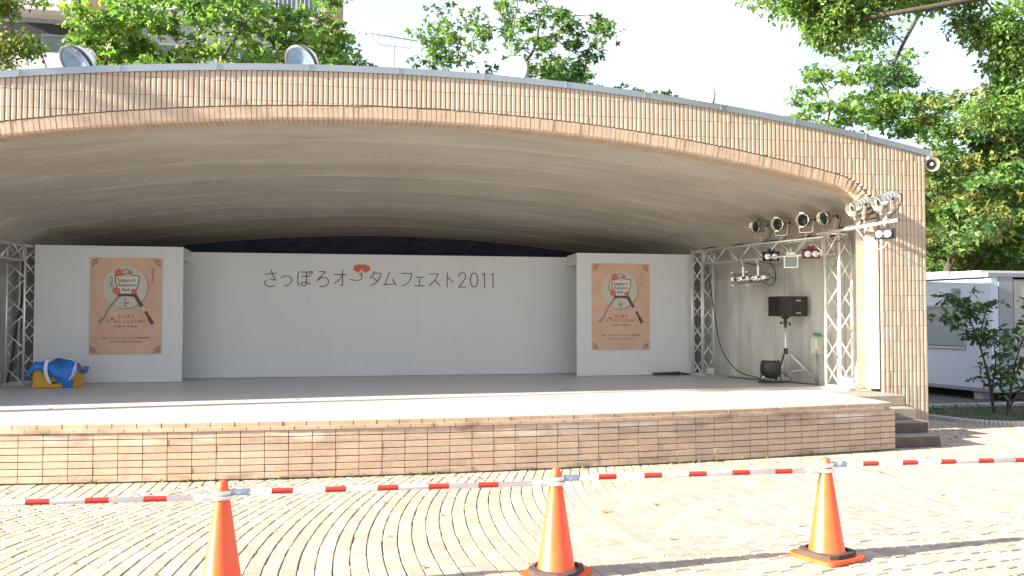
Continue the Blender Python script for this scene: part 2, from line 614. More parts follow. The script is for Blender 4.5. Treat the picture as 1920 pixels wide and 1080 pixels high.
# floor slab (reaches under the arch to the back wall)
fl = MB()
n = 40
poly = [(XL + (XR - .07 - XL) * i / n, stage_front(XL + (XR - .07 - XL) * i / n) + .045, .588) for i in range(n + 1)] + [(XR - .07, 11.285, .588), (XL, 11.285, .588)]
fl.prism(poly, (0, 0, .016))
fl.build('floor_slab', 'concrete_floor', stage)
f2 = MB()
f2.box((CX, 14.35, .50), (13.9, 6.1, .20))
f2.build('floor_slab', 'concrete_floor', stage)
# brick courses on the curved front
def arc_x(x0, x1, step):
    xs, x = [], x0
    while x > x1:
        xs.append(x)
        slp = (x - CX) / 35.
        x -= step / math.sqrt(1 + slp * slp)
    return xs
bw, bh = .241, .0715
brick_me = MB().box((0, 0, 0), (bw - .006, .03, bh - .008), bev=.003).mesh('tile', 'tile_brown')
cap_me = MB().box((0, 0, 0), (bw - .008, .10, .056), bev=.004).mesh('cap_tile', 'tile_brown')
bricks = []
for row in range(7):
    z = .012 + bh * row + bh / 2
    off = 0
    for x in arc_x(XR - bw / 2 - .002, XL, bw):
        bricks.append((x, z, bw, 0.0, 0))
for x in arc_x(XR - .18 - bw / 2, XL, bw):
    bricks.append((x, .512 + .018, bw, -.012, 1))
def place_tile(t, cls='tile', me=brick_me):
    x, z, wd, ins, kind = t
    slp = (x - CX) / 35.
    y = stage_front(x) + .010 + ins
    o = bpy.data.objects.new(cls, me)
    col.objects.link(o)
    o.parent = stage
    a = math.atan(slp)
    o.location = (x - stage.location.x, y + rnd.gauss(0, .0012) - stage.location.y, z)
    o.rotation_euler = (rnd.gauss(0, .006), 0, a + rnd.gauss(0, .002))
    if kind == 1:
        o.scale = (1, 1, .62)
    return o
bricks.sort(key=lambda t: (t[0]) ** 2 + stage_front(t[0]) ** 2)
bv = [t for t in bricks if in_view(t[0], stage_front(t[0]), t[1], 5)]
for t in bv[:300]:
    place_tile(t)
rest = bv[300:] + [t for t in bricks if t not in bv]
mb = MB()
for t in rest:
    x, z, wd, ins, kind = t
    mb.box((x, stage_front(x) + .010 + ins, z), (bw - .006, .03, (bh - .008) * (.62 if kind else 1)), Matrix.Rotation(math.atan((x - CX) / 35.), 3, 'Z'), bev=.003)
o = mb.build('front_tiling', 'tile_brown', stage)
o['kind'] = 'stuff'
for x in arc_x(XR - .06 - bw / 2, XL, bw):
    if in_view(x, 9.3, .57, 30):
        o = bpy.data.objects.new('cap_tile', cap_me)
        col.objects.link(o)
        o.parent = stage
        o.location = (x - CX, stage_front(x) + .046 + rnd.gauss(0, .002) - 9.3, .572)
        o.rotation_euler = (0, 0, math.atan((x - CX) / 35.))
# right end tiles of the platform
mb = MB()
for row in range(7):
    for k in range(6):
        mb.box((XR + .004, 9.78 + .03 + bw * (k + .5), .012 + bh * (row + .5)), (.02, bw - .006, bh - .008), bev=.003)
o = mb.build('end_tiling', 'tile_brown', stage)
o['kind'] = 'stuff'

# steps at the right end
steps = thing('stage_steps', 'four weathered concrete steps climbing to the stage beside the tiled pillar', 'steps', (7.3, 10.2, 0))
fronts = [9.86, 10.10, 10.34, 10.60]
for i, fy in enumerate(fronts):
    z1 = .149 * (i + 1)
    mb = MB().box(((6.935 + 7.66 + .004 * i) / 2, (fy + 11.19) / 2, z1 - .0725), (7.66 + .004 * i - 6.935, 11.19 - fy, .145 if i else .149), bev=.008)
    mb.build('step', 'concrete_step', steps)
for i in (0, 1):  # thin dark slabs: the platform's shadow painted on the two lower risers
    MB().box(((6.935 + 7.655) / 2, fronts[i] - .004, .149 * i + .070), (.715, .012, .118)).build('riser_shade_slab', 'riser_shade', steps)
# tiles capping the outer ends of the steps
for i, fy in enumerate(fronts):
    for k in range(2):
        MB().box((7.672 + .004 * i, fy + .07 + .13 * k, .149 * (i + 1) - .075), (.02, .118, .135), bev=.003).build('end_tile', 'tile_brown', steps)

# ------------------------------------------------------------------ bandshell
shell = thing('bandshell', 'outdoor bandshell with shallow concrete vault and tan ribbed tile facade', 'bandshell', (CX, 11.2, 0))
# backing wall as strips between soldier outline and coping
mb = MB()
xs = sorted(set([-W_OUT, W_OUT] + [-(W_IN + SB), W_IN + SB] + list(np.linspace(-W_OUT, W_OUT, 60)) + [p[0] for p in OUTO]))
prev = None
def zz(dx, side):
    return 0 if abs(dx) >= W_IN + SB - 1e-4 else max(outer_z(dx) - .03, 0)
for a, b in zip(xs[:-1], xs[1:]):
    if b - a < 1e-5:
        continue
    m_ = (a + b) / 2
    if abs(m_) > W_IN + SB:
        za = zb = 0
    else:
        za, zb = max(outer_z(a + 1e-4), 0) - .03, max(outer_z(b - 1e-4), 0) - .03
        if za < .1 or zb < .1:
            za = zb = max(za, zb)
    mb.add([(CX + a, FY, za), (CX + b, FY, zb), (CX + b, FY, top_z(b) - .03), (CX + a, FY, top_z(a) - .03),
            (CX + a, FY + .3, za), (CX + b, FY + .3, zb), (CX + b, FY + .3, top_z(b) - .03), (CX + a, FY + .3, top_z(a) - .03)],
           [(0, 1, 2, 3), (5, 4, 7, 6), (3, 2, 6, 7), (4, 5, 1, 0)])
mb.build('front_wall', 'mortar', shell)
# outer body: roof, side and back walls
mb = MB()
N = 40
YB = 17.6
for i in range(N):
    a = -W_OUT + 2 * W_OUT * i / N
    b = -W_OUT + 2 * W_OUT * (i + 1) / N
    mb.add([(CX + a, FY + .05, top_z(a) - .05), (CX + b, FY + .05, top_z(b) - .05), (CX + b, YB, top_z(b) - .05), (CX + a, YB, top_z(a) - .05)], [(0, 1, 2, 3)])
mb.build('roof', 'roof_membrane', shell)
mb = MB()
for sx in (-1, 1):
    x = CX + sx * (W_OUT - .02)
    mb.box((x - sx * .1, (FY + .3 + YB) / 2, 2.04), (.2, YB - FY - .3, 4.08))
mb.box((CX, YB, 1.6), (2 * W_OUT, .2, 3.2))
mb.build('side_wall', 'concrete_wall', shell)
# inner vault surface
def shell_params(Y):
    t = (Y - 11.45) / (17 - 11.45)
    w_ = 7.30 - .3125 * (Y - 11.4)
    c_ = 4.285 - 1.0 * t ** 1.25
    return w_, c_
NY = 30
rows, ys = [], []
bands = [11.48, 11.62, 12.25, 12.38, 13.05, 13.18, 13.8, 13.92, 14.5, 14.62, 15.2, 15.3, 15.85, 15.95, 16.4, 16.5, 17.03]
off = 0
seq = []
for i, y in enumerate(bands):
    d = .006 if i % 2 else 0.0
    if i > 0:
        seq.append((y, .006 if (i - 1) % 2 else 0.0))
    seq.append((y + .012, d))
vs, nn = [], None
for (y, d) in seq:
    w_, c_ = shell_params(y)
    R_ = arch_pts(w_, c_ + d, 29., .7, 70, .58)
    full = [(-x, z) for x, z in R_[::-1]] + R_[1:]
    nn = len(full)
    vs += [(CX + x, y, z) for x, z in full]
fs = []
for i in range(len(seq) - 1):
    for k in range(nn - 1):
        fs.append((i * nn + k, i * nn + k + 1, (i + 1) * nn + k + 1, (i + 1) * nn + k))
# split: vault and two walls (last segment at each end)
vf = [f for f in fs if 0 < (f[0] % nn) < nn - 2]
wf = [f for f in fs if (f[0] % nn) in (0, nn - 2)]
mb = MB().add(vs, vf, False)
me = mb.mesh('vault', 'concrete_vault')
o = link('vault', me, shell)
# side walls inside with formwork joints
for sx in (-1, 1):
    ya, yb = 11.5, 17.0
    x = lambda y: CX + sx * (7.30 - .3125 * (y - 11.4))
    segs = [11.5, 12.1, 12.26, 13.3, 13.46, 14.5, 14.66, 15.8, 17.0]
    mb = MB()
    for i, (y0, y1) in enumerate(zip(segs[:-1], segs[1:])):
        d = .02 if i % 2 else 0
        za = lambda y: shell_params(y)[1] - 1.35
        z0_, z1_ = za(y0) + .25, za(y1) + .25
        mb.add([(x(y0) + sx * d, y0, .6), (x(y1) + sx * d, y1, .6), (x(y1) + sx * d, y1, z1_), (x(y0) + sx * d, y0, z0_),
                (x(y1), y1, .6), (x(y1), y1, z1_), (x(y0), y0, .6), (x(y0), y0, z0_)], [(0, 1, 2, 3), (1, 4, 5, 2), (6, 0, 3, 7)])
    mb.build('inner_side_wall', 'concrete_wall', shell)
    # return wall between arch reveal and side wall
    MB().box((CX + sx * 7.28, 11.46, 2.0), (.72, .07, 2.9)).build('return_wall', 'concrete_wall', shell)
# strip closing the gap between lip and vault
mb = MB()
wv, cv = shell_params(11.48)
Rv = arch_pts(wv, cv, 29., .7, 64, .6)
fv = [(-x, z) for x, z in Rv[::-1]] + Rv[1:]
vv = [(CX + a[0], 11.49, a[1] + .0) for a in OUTL] + [(CX + a[0], 11.491, a[1] + .02) for a in offset_outline(fv, .05)]
nO = len(OUTL)
mb.add(vv, [(i, i + 1, nO + i + 1, nO + i) for i in range(nO - 1)])
mb.build('lip_backing', 'concrete_vault', shell)
# dark tiled back wall
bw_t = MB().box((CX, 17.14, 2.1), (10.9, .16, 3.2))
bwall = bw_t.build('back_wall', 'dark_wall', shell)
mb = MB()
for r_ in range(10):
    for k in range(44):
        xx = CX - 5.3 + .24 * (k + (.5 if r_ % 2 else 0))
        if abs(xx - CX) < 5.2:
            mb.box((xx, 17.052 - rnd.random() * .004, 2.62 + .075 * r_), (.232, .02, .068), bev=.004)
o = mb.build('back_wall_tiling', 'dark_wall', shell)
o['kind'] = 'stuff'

# coping
cps = [-4.75 - 1.14 * 2, -4.75 - 1.14, -4.75]
x = -7.78
cop_edges = [-7.79]
xx = -6.9
while xx < 7.5:
    cop_edges.append(xx)
    xx += 1.135
cop_edges.append(7.80)
for a, b in zip(cop_edges[:-1], cop_edges[1:]):
    a += .004
    mb = MB()
    k = 6
    yf = FY - .036
    sect = [(yf, -.085), (yf, 0), (FY + .33, .012), (FY + .33, -.09)]
    vs = []
    for i in range(k + 1):
        u = a + (b - a) * i / k
        for (yy, dz) in sect:
            vs.append((CX + u, yy, top_z(u) + dz))
    fs = []
    for i in range(k):
        for j in range(4):
            q = (j + 1) % 4
            fs.append((i * 4 + j, i * 4 + q, (i + 1) * 4 + q, (i + 1) * 4 + j))
    fs += [(0, 1, 2, 3), (k * 4 + 3, k * 4 + 2, k * 4 + 1, k * 4)]
    mb.add(vs, fs)
    mb.build('coping_panel', 'coping_metal', shell)
    # raised seam
    MB().box((CX + b, yf - .002, top_z(b) - .04), (.014, .012, .09)).build('coping_seam', 'coping_metal', shell)

# ribbed facade tiles: asymmetric raised rib, unit height
PT = .0634
def rib_proto():
    wv_ = PT - .007
    prof = [(-wv_ / 2, 0), (-wv_ / 2, -.006), (-wv_ / 2 + .017, -.018), (wv_ / 2 - .006, -.018), (wv_ / 2, -.010), (wv_ / 2, 0)]
    vs = [(x, y, -.5) for x, y in prof] + [(x, y, .5) for x, y in prof]
    k = len(prof)
    fs = [(i, i + 1, k + i + 1, k + i) for i in range(k - 1)] + [tuple(range(k))[::-1], tuple(range(k, 2 * k))]
    return vs, fs
rv, rf = rib_proto()
rib_me = MB().add(rv, rf).mesh('facade_tile', 'tile_tan')
ribs = []
ncols = int(2 * W_OUT / PT)
TH = .222
for i in range(ncols):
    dx = -W_OUT + .004 + PT * (i + .5)
    zt = top_z(dx) - .055
    if abs(dx) > W_IN + SB - .01:
        zb = 0.0
    else:
        zb = max(outer_z(dx - PT / 2), outer_z(dx + PT / 2)) + .003
    first = True
    z = TH * math.floor(zb / TH + 1e-6)
    while z < zt:
        a, b = max(z, zb), min(z + TH, zt)
        z += TH
        if b - a < .012:
            continue
        ribs.append((CX + dx, (a + b) / 2, (b - a) - .004))
def dist2(t):
    return t[0] ** 2 + FY ** 2 + (t[1] - 1.7) ** 2
ribs.sort(key=dist2)
rvis = [t for t in ribs if in_view(t[0], FY, t[1], 2) and t[1] > .1]
# the largest-looking: long ones, nearest first
rvis.sort(key=lambda t: -t[2] / dist2(t))
sel = rvis[:300]
selset = set(sel)
for t in sel:
    o = bpy.data.objects.new('facade_tile', rib_me)
    col.objects.link(o)
    o.parent = shell
    o.location = (t[0] - CX, rnd.gauss(0, .0004), t[1])
    o.scale = (1, 1, t[2])
Vb, Fb = np.array(rv), rf
mb = MB()
for t in ribs:
    if t in selset or not in_view(t[0], FY, t[1], 300):
        continue
    dy = rnd.gauss(0, .001)
    mb.add([(v[0] + t[0], v[1] + FY + dy, v[2] * t[2] + t[1]) for v in rv], rf)
o = mb.build('facade_tiling', 'tile_tan', shell)
o['kind'] = 'stuff'

# soldier course: L-shaped arch tiles round the opening
def soldier_me():
    wd = PT - .005
    sec = [(-.012, SB - .006), (-.012, .026), (.012, 0.0), (.30, 0.0), (.30, .03), (0.0, .03), (0.0, SB - .006)]   # (y, radial)
    k = len(sec)
    vs = [(-wd / 2, y, z) for y, z in sec] + [(wd / 2, y, z) for y, z in sec]
    fs = [(i, (i + 1) % k, k + (i + 1) % k, k + i) for i in range(k)]
    fs = [f[::-1] for f in fs]
    fs += [(0, 1, 5, 6), (1, 2, 3, 4, 5), (k + 6, k + 5, k + 1, k), (k + 5, k + 4, k + 3, k + 2, k + 1)]
    return MB().add(vs, fs).mesh('arch_tile', 'tile_soldier')
sme = soldier_me()
# walk the outline
L = [0]
for a, b in zip(OUTL[:-1], OUTL[1:]):
    L.append(L[-1] + (Vector(b) - Vector(a)).length)
mid = L[-1] / 2
soldiers = []
k = int(L[-1] / PT)
for i in range(k):
    sdist = L[-1] / 2 + (i - k / 2 + .5) * PT
    j = next((q for q in range(len(L) - 1) if L[q + 1] >= sdist), len(L) - 2)
    t = (sdist - L[j]) / (L[j + 1] - L[j])
    a, b = Vector(OUTL[j]), Vector(OUTL[j + 1])
    p = a.lerp(b, t)
    tg = (b - a).normalized()
    v_ = max(0.0, min(1.0, (abs(tg.y) - .45) / .5))
    soldiers.append((CX + p.x, p.y, math.atan2(tg.y, tg.x), R(30) * v_ * v_ * (3 - 2 * v_)))
def soldier_matrix(t):
    return (Matrix.Translation((t[0], FY, t[1])) @ Matrix.Rotation(-t[2], 4, 'Y') @ Matrix.Translation((0, 0, SB))
            @ Matrix.Rotation(t[3], 4, 'X') @ Matrix.Translation((0, 0, -SB)))
svis = [t for t in soldiers if in_view(t[0], FY, t[1], 10)]
for t in svis[:300]:
    o = bpy.data.objects.new('arch_tile', sme)
    col.objects.link(o)
    o.parent = shell
    o.matrix_local = Matrix.Translation((-CX, -FY + rnd.gauss(0, .0012), 0)) @ soldier_matrix(t)
mb = MB()
for t in soldiers:
    if t in svis[:300]:
        continue
    M = soldier_matrix(t)
    mb.add([M @ v.co for v in sme.vertices], [tuple(p.vertices) for p in sme.polygons])
if mb.v:
    o = mb.build('arch_tiling', 'tile_soldier', shell)
    o['kind'] = 'stuff'

# ------------------------------------------------------------------ backdrop of white panels
bd = thing('stage_backdrop', 'white painted backdrop with a recessed centre and two projecting wings', 'backdrop', (CX, 15.3, .604))
ZT = 2.845
def boards(name, x0, x1, k, y, zt):
    for i in range(k):
        a, b = x0 + (x1 - x0) * i / k, x0 + (x1 - x0) * (i + 1) / k
        MB().box(((a + b) / 2, y + rnd.gauss(0, .0005), (.606 + zt) / 2), (b - a - .0009, .05, zt - .606), bev=.0015).build(name, 'panel_white', bd)
    MB().box(((x0 + x1) / 2, y + .04, (.606 + zt) / 2), (x1 - x0 - .02, .02, zt - .62)).build('batten_back', 'panel_white', bd)
boards('centre_panel', CX - 4.1, CX + 4.1, 6, 15.78, 2.815)
boards('wing_panel', -4.86, -2.59, 2, 15.025, ZT)
boards('wing_panel', 4.20, 6.48, 2, 15.025, ZT)
for x in (-2.60, 4.21):
    MB().box((x + (-.018 if x < 0 else .018), 15.40, 2.74), (.03, .69, .20)).build('header_board', 'panel_white', bd)

# lettering strokes -----------------------------------------------------
def catmull(pts, n=6):
    if len(pts) < 3:
        return pts
    P = [pts[0]] + list(pts) + [pts[-1]]
    out = []
    for i in range(1, len(P) - 2):
        p0, p1, p2, p3 = [Vector((*p, 0)) for p in P[i - 1:i + 3]]
        for k in range(n):
            t = k / n
            q = .5 * ((2 * p1) + (-p0 + p2) * t + (2 * p0 - 5 * p1 + 4 * p2 - p3) * t * t + (-p0 + 3 * p1 - 3 * p2 + p3) * t ** 3)
            out.append((q.x, q.y))
    out.append(tuple(pts[-1]))
    return out

def ribbon(mb, pts, wd, tf, th):
    """flat stroke of width wd along 2D pts (y down); tf maps 2D -> 3D front point; th thickness along +Y"""
    V2, n = [], len(pts)
    for i in range(n):
        a = Vector(pts[max(i - 1, 0)])
        b = Vector(pts[min(i + 1, n - 1)])
        t = (b - a)
        if t.length < 1e-6:
            t = Vector((1, 0))
        t.normalize()
        e = Vector((-t.y, t.x)) * wd / 2
        p = Vector(pts[i])
        if i == 0:
            p = p - t * wd * .3
        if i == n - 1:
            p = p + t * wd * .3
        V2 += [p + e, p - e]
    front = [Vector(tf(v.x, v.y)) for v in V2]
    back = [v + Vector((0, th, 0)) for v in front]
    m = len(front)
    fs = []
    for i in range(n - 1):
        a, b, c, d = 2 * i, 2 * i + 1, 2 * i + 3, 2 * i + 2
        fs += [(a, b, c, d), (m + a, m + d, m + c, m + b), (a, d, m + d, m + a), (b, m + b, m + c, c)]
    fs += [(0, m, m + 1, 1), (m - 2, m - 1, 2 * m - 1, 2 * m - 2)]
    mb.add(front + back, fs)

GL = [
 ('letter', [('l', [(72, 141), (160, 132)]), ('l', [(117, 108), (152, 186)]), ('c', [(152, 187), (130, 180), (108, 176)]), ('c', [(84, 186), (74, 202), (79, 222), (105, 233), (145, 229)])]),
 ('letter', [('c', [(196, 166), (222, 154), (252, 154), (272, 172), (271, 196), (254, 217), (222, 228)])]),
 ('letter', [('c', [(327, 116), (318, 150), (318, 190), (326, 226)]), ('l', [(346, 121), (402, 121)]), ('l', [(345, 155), (412, 152)]), ('c', [(382, 121), (384, 160), (383, 205), (374, 224), (356, 229), (345, 216), (356, 201), (382, 201), (414, 216)]),
             ('o', (418, 125, 10, 11))]),
 ('letter', [('l', [(478, 116), (526, 116), (460, 190)]), ('c', [(460, 190), (492, 167), (526, 163), (548, 184), (545, 210), (524, 228), (486, 231)])]),
 ('letter', [('l', [(590, 138), (688, 138)]), ('l', [(657, 105), (657, 222), (638, 218)]), ('c', [(656, 141), (630, 180), (592, 208)])]),
 ('letter', [('c', [(713, 176), (745, 181), (780, 181), (802, 168), (804, 143), (780, 128)]), ('l', [(802, 150), (801, 116)])]),
 ('letter', [('c', [(900, 110), (887, 142), (864, 166)]), ('c', [(893, 127), (952, 127), (935, 172), (905, 206), (868, 222)]), ('l', [(889, 156), (925, 190)])]),
 ('letter', [('l', [(1020, 112), (984, 213)]), ('l', [(972, 216), (1062, 207)]), ('l', [(1040, 166), (1070, 220)])]),
 ('letter', [('l', [(1113, 124), (1194, 124)]), ('c', [(1194, 124), (1183, 170), (1158, 203), (1118, 222)])]),
 ('letter', [('l', [(1225, 153), (1285, 153)]), ('l', [(1254, 153), (1254, 222)]), ('l', [(1216, 222), (1293, 222)])]),
 ('letter', [('l', [(1335, 126), (1402, 126)]), ('c', [(1402, 126), (1375, 177), (1328, 220)]), ('l', [(1374, 177), (1418, 220)])]),
 ('letter', [('l', [(1474, 115), (1474, 229)]), ('l', [(1474, 150), (1522, 189)])]),
 ('letter', [('c', [(1568, 148), (1574, 124), (1595, 115), (1617, 124), (1620, 150), (1603, 184), (1567, 229)]), ('l', [(1567, 229), (1625, 229)])]),
 ('letter', [('o', (1690, 172, 30, 57))]),
 ('letter', [('l', [(1756, 128), (1775, 117), (1775, 231)])]),
 ('letter', [('l', [(1826, 128), (1845, 117), (1845, 231)])]),
]
def strokes(mb, g_, wd, tf, th):
    for kind, d in g_:
        if kind == 'l':
            for a, b in zip(d[:-1], d[1:]):
                ribbon(mb, [a, b], wd, tf, th)
                tf = (lambda f: (lambda x, y: tuple(Vector(f(x, y)) + Vector((0, -.0002, 0)))))(tf)
        elif kind == 'c':
            ribbon(mb, catmull(d), wd, tf, th)
            tf = (lambda f: (lambda x, y: tuple(Vector(f(x, y)) + Vector((0, -.0003, 0)))))(tf)
        elif kind == 'o':
            cx, cy, rx, ry = d
            ribbon(mb, [(cx + rx * math.cos(t), cy + ry * math.sin(t)) for t in np.linspace(0, 2 * math.pi, 22)], wd, tf, th)
# crop pixels -> panel plane
def tfm(x, y):
    return (-1.345 + (x - 72) * (4.13 / (1845 - 72)), 15.748, 2.515 - (y - 108) * (4.13 / (1845 - 72)) * 1.0)
for nm, gd in GL:
    mb = MB()
    strokes(mb, gd, 6.2, tfm, .003)
    mb.build(nm, 'ink_brown', bd)
# flower
def flower(mb, core, cx, cy, r, tf, squash=.62, n=8, petals=None):
    for k in range(n):
        a = 2 * math.pi * k / n + .2
        px_, py_ = math.cos(a), math.sin(a) * squash
        L_ = r
        pts = []
        for t in np.linspace(0, 1, 7):
            wd_ = math.sin(math.pi * min(t * 1.05, 1)) ** .7 * r * .30 if t < .95 else r * .10
            pts.append((t, wd_))
        perp = (-py_, px_)
        ln = math.hypot(*perp)
        perp = (perp[0] / ln, perp[1] / ln)
        up = [(cx + px_ * L_ * t + perp[0] * w_, cy + py_ * L_ * t + perp[1] * w_) for t, w_ in pts]
        dn = [(cx + px_ * L_ * t - perp[0] * w_, cy + py_ * L_ * t - perp[1] * w_) for t, w_ in pts[::-1]]
        poly = up + dn
        fr = [Vector(tf(*p)) + Vector((0, -.0003 * (k % 2), 0)) for p in poly]
        mb.add(fr, [tuple(range(len(fr)))])
    fr = [Vector(tf(cx + r * .2 * math.cos(t), cy + r * .2 * squash * math.sin(t))) + Vector((0, -.0012, 0)) for t in np.linspace(0, 2 * math.pi, 12)[:-1]]
    core.add(fr, [tuple(range(len(fr)))])
mbf, mbc = MB(), MB()
for k, (a, ln, wd_) in enumerate(((-88, 66, 13), (92, 68, 13), (-66, 66, 19), (68, 66, 19), (-112, 50, 14), (114, 50, 14), (-40, 52, 21), (42, 52, 21), (-14, 44, 19), (15, 44, 19))):
    u_ = (math.sin(R(a)), -math.cos(R(a)) * .86)
    n_ = (-u_[1], u_[0])
    pl = []
    for t in np.linspace(0, 2 * math.pi, 17)[:-1]:
        s_ = (1 - math.cos(t)) / 2
        w_ = math.sin(t) * wd_ * (.45 + .75 * s_)
        pl.append((803 + u_[0] * ln * s_ + n_[0] * w_, 96 + u_[1] * ln * s_ + n_[1] * w_))
    mbf.add([Vector(tfm(*p)) + Vector((0, -.004 - .0006 * k, 0)) for p in pl], [tuple(range(16))])
mbc.add([Vector(tfm(803 + 13 * math.cos(t), 97 + 8 * math.sin(t))) + Vector((0, -.0115, 0)) for t in np.linspace(0, 2 * math.pi, 13)[:-1]], [tuple(range(12))])
fo = mbf.build('flower_emblem', 'petal_red', bd)
mbc.build('flower_core', 'petal_core', fo)

# ------------------------------------------------------------------ posters
def text_obj(body, size, m, parent, x, y, z, align='CENTER', sx=1.0, bold=0.0):
    cu = bpy.data.curves.new('lettering', 'FONT')
    cu.body = body
    cu.size = size
    cu.align_x = align
    cu.extrude = .0006
    cu.offset = bold
    cu.resolution_u = 3
    cu.materials.append(MATS[m])
    tmp = bpy.data.objects.new('lettering', cu)
    me = bpy.data.meshes.new_from_object(tmp)
    bpy.data.objects.remove(tmp)
    me.name = 'lettering'
    o = bpy.data.objects.new('lettering', me)
    col.objects.link(o)
    o.parent = parent
    o.location = (x, y, z)
    o.rotation_euler = (R(90), 0, 0)
    o.scale = (sx, 1, 1)
    return o

def poster(x0, x1, z0, z1, y, label):
    # local frame: origin at the lower-left corner, u = 0..771-ish photo crop units
    th = thing('poster', label, 'poster', (x0, y, z0), group='festival posters on the wings')
    L_ = local(th)
    W_, H_ = x1 - x0, z1 - z0
    L_('sheet', MB().box((W_ / 2, -.002, H_ / 2), (W_, .004, H_)), 'poster_paper')
    # crop coordinates: x 42..742, y 62..1005
    def tf(px_, py_, d=0.0):
        return ((px_ - 42) / 700 * W_, -.0055 - d, H_ - (py_ - 62) / 943 * H_)
    def disc(cx, cy, rx, ry, d, n=40):
        return MB().add([tf(cx + rx * math.cos(t), cy + ry * math.sin(t), d) for t in np.linspace(0, 2 * math.pi, n + 1)[:-1]], [tuple(range(n))])
    L_('plate_shadow', disc(391, 355, 216, 208, .0), 'ink_faint')
    L_('plate', disc(384, 350, 216, 206, .0008), 'plate_cream')
    # shield
    def shp(k, cx=397, cy=320):
        P = [(285, 240), (340, 235), (398, 212), (455, 235), (515, 238), (512, 300), (490, 370), (470, 418), (330, 418), (305, 370), (288, 300)]
        return [(cx + (a - cx) * k, cy + (b - cy) * k) for a, b in P]
    L_('shield_edge', MB().add([tf(a, b, .0016) for a, b in shp(1.04)], [tuple(range(11))]), 'ink_dark')
    L_('shield', MB().add([tf(a, b, .0024) for a, b in shp(.95)], [tuple(range(11))]), 'shield_white')
    # ribbon band under the shield
    mb = MB()
    ribbon(mb, [(318, 432), (395, 424), (468, 432)], 26, lambda a, b: tf(a, b, .0034), .0006)
    L_('banner', mb, 'ink_dark')
    # fork (left) and knife (right)
    mb = MB()
    for (a, b, wd) in (((318, 440), (258, 520), 14), ((308, 430), (250, 510), 5), ((326, 452), (268, 528), 5)):
        ribbon(mb, [a, b], wd, lambda x_, y_: tf(x_, y_, .0030), .0005)
    ribbon(mb, catmull([(255, 520), (215, 580), (190, 640), (150, 680)]), 17, lambda x_, y_: tf(x_, y_, .0034), .0005)
    ribbon(mb, [(165, 660), (140, 690)], 32, lambda x_, y_: tf(x_, y_, .0038), .0005)
    L_('fork', mb, 'silver_print')
    mb = MB()
    ribbon(mb, catmull([(478, 425), (515, 490), (560, 560)]), 34, lambda x_, y_: tf(x_, y_, .0030), .0005)
    ribbon(mb, catmull([(560, 560), (600, 620), (640, 690)]), 26, lambda x_, y_: tf(x_, y_, .0034), .0005)
    ribbon(mb, [(620, 660), (645, 700)], 38, lambda x_, y_: tf(x_, y_, .0038), .0005)
    L_('knife', mb, 'ink_dark')
    mb = MB()
    ribbon(mb, [(550, 550), (572, 575)], 32, lambda x_, y_: tf(x_, y_, .0044), .0005)
    L_('knife_collar', mb, 'plate_cream')
    # vines
    mb = MB()
    for c in ([(250, 255), (262, 300), (240, 330), (275, 380)], [(232, 285), (255, 330), (270, 350)], [(360, 190), (385, 178), (402, 176)],
              [(385, 455), (382, 490), (400, 505), (372, 520), (392, 540)], [(368, 500), (385, 510), (410, 503)]):
        ribbon(mb, catmull(c), 6, lambda x_, y_: tf(x_, y_, .0030), .0005)
    for (cx, cy) in ((250, 254), (404, 176), (366, 182), (410, 503), (394, 538)):
        mb.add([tf(cx + 8 * math.cos(t), cy + 8 * math.sin(t), .0036) for t in np.linspace(0, 2 * math.pi, 9)[:-1]], [tuple(range(8))])
    L_('vine', mb, 'green_print')
    for (cx, cy, r_) in ((318, 210, 46), (428, 205, 24), (298, 385, 42), (466, 392, 33)):
        a, b = MB(), MB()
        flower(a, b, cx, cy, r_, lambda x_, y_: tf(x_, y_, .0042), .92, 8)
        fl_ = L_('flower', a, 'petal_red')
        L_('flower_core', b, 'petal_core', sub=fl_)
    # corner ornaments
    for (cx, cy, sx, sy) in ((62, 78, 1, 1), (722, 82, -1, 1), (55, 990, 1, -1), (728, 990, -1, -1)):
        mb = MB()
        T = lambda x_, y_: tf(cx + sx * x_, cy + sy * y_, .001)
        for c in ([(0, 62), (10, 40), (4, 14), (30, 6), (60, 0), (75, -4)], [(14, 16), (40, 20), (46, 40), (26, 46), (16, 30)], [(30, 10), (52, 24), (40, 48)], [(0, 64), (14, 58), (16, 44)]):
            ribbon(mb, catmull(c), 6, T, .0004)
        L_('corner_ornament', mb, 'ink_faint')
    S = W_ / 700
    X = lambda a: (a - 42) * S
    Zf = lambda b: H_ - (b - 62) / 943 * H_
    for body, a, b, sz, mt, bo in (('Sapporo', 394, 298, 50, 'ink_dark', .0012), ('Autumn', 394, 344, 50, 'ink_dark', .0012), ('fest.', 392, 388, 48, 'ink_dark', .0012), ('★★', 394, 250, 26, 'ink_dark', 0),
                              ('さっぽろ', 392, 650, 40, 'ink_faint', .0004), ('オータムフェスト2011', 392, 696, 37, 'ink_faint', .0004), ('9.16[Fri]−10.2[sun]', 392, 740, 27, 'ink_faint', .0003),
                              ('主催：さっぽろオータムフェスト実行委員会', 392, 852, 22, 'ink_faint', 0), ('http://www.sapporo-autumnfest.jp/', 392, 886, 20, 'ink_faint', 0)):
        text_obj(body, sz * S * 1.05, mt, th, X(a), -.0095, Zf(b), bold=bo)
    for k, ch in enumerate('食の味な街'):
        text_obj(ch, 24 * S, 'ink_dark', th, X(647), -.0075, Zf(185 + 30 * k))
    a, b = MB(), MB()
    flower(a, b, 262, 658, 20, lambda x_, y_: tf(x_, y_, .0042), .6, 8)
    L_('flower', a, 'petal_red')
    return th
poster(-4.03, -2.91, 1.065, 2.655, 14.997, 'peach festival poster with crest and plate hung on the wing nearest the blue-covered crate')
poster(4.48, 5.59, 1.07, 2.66, 14.997, 'peach festival poster with crest and plate on the wing beside the sunny truss')

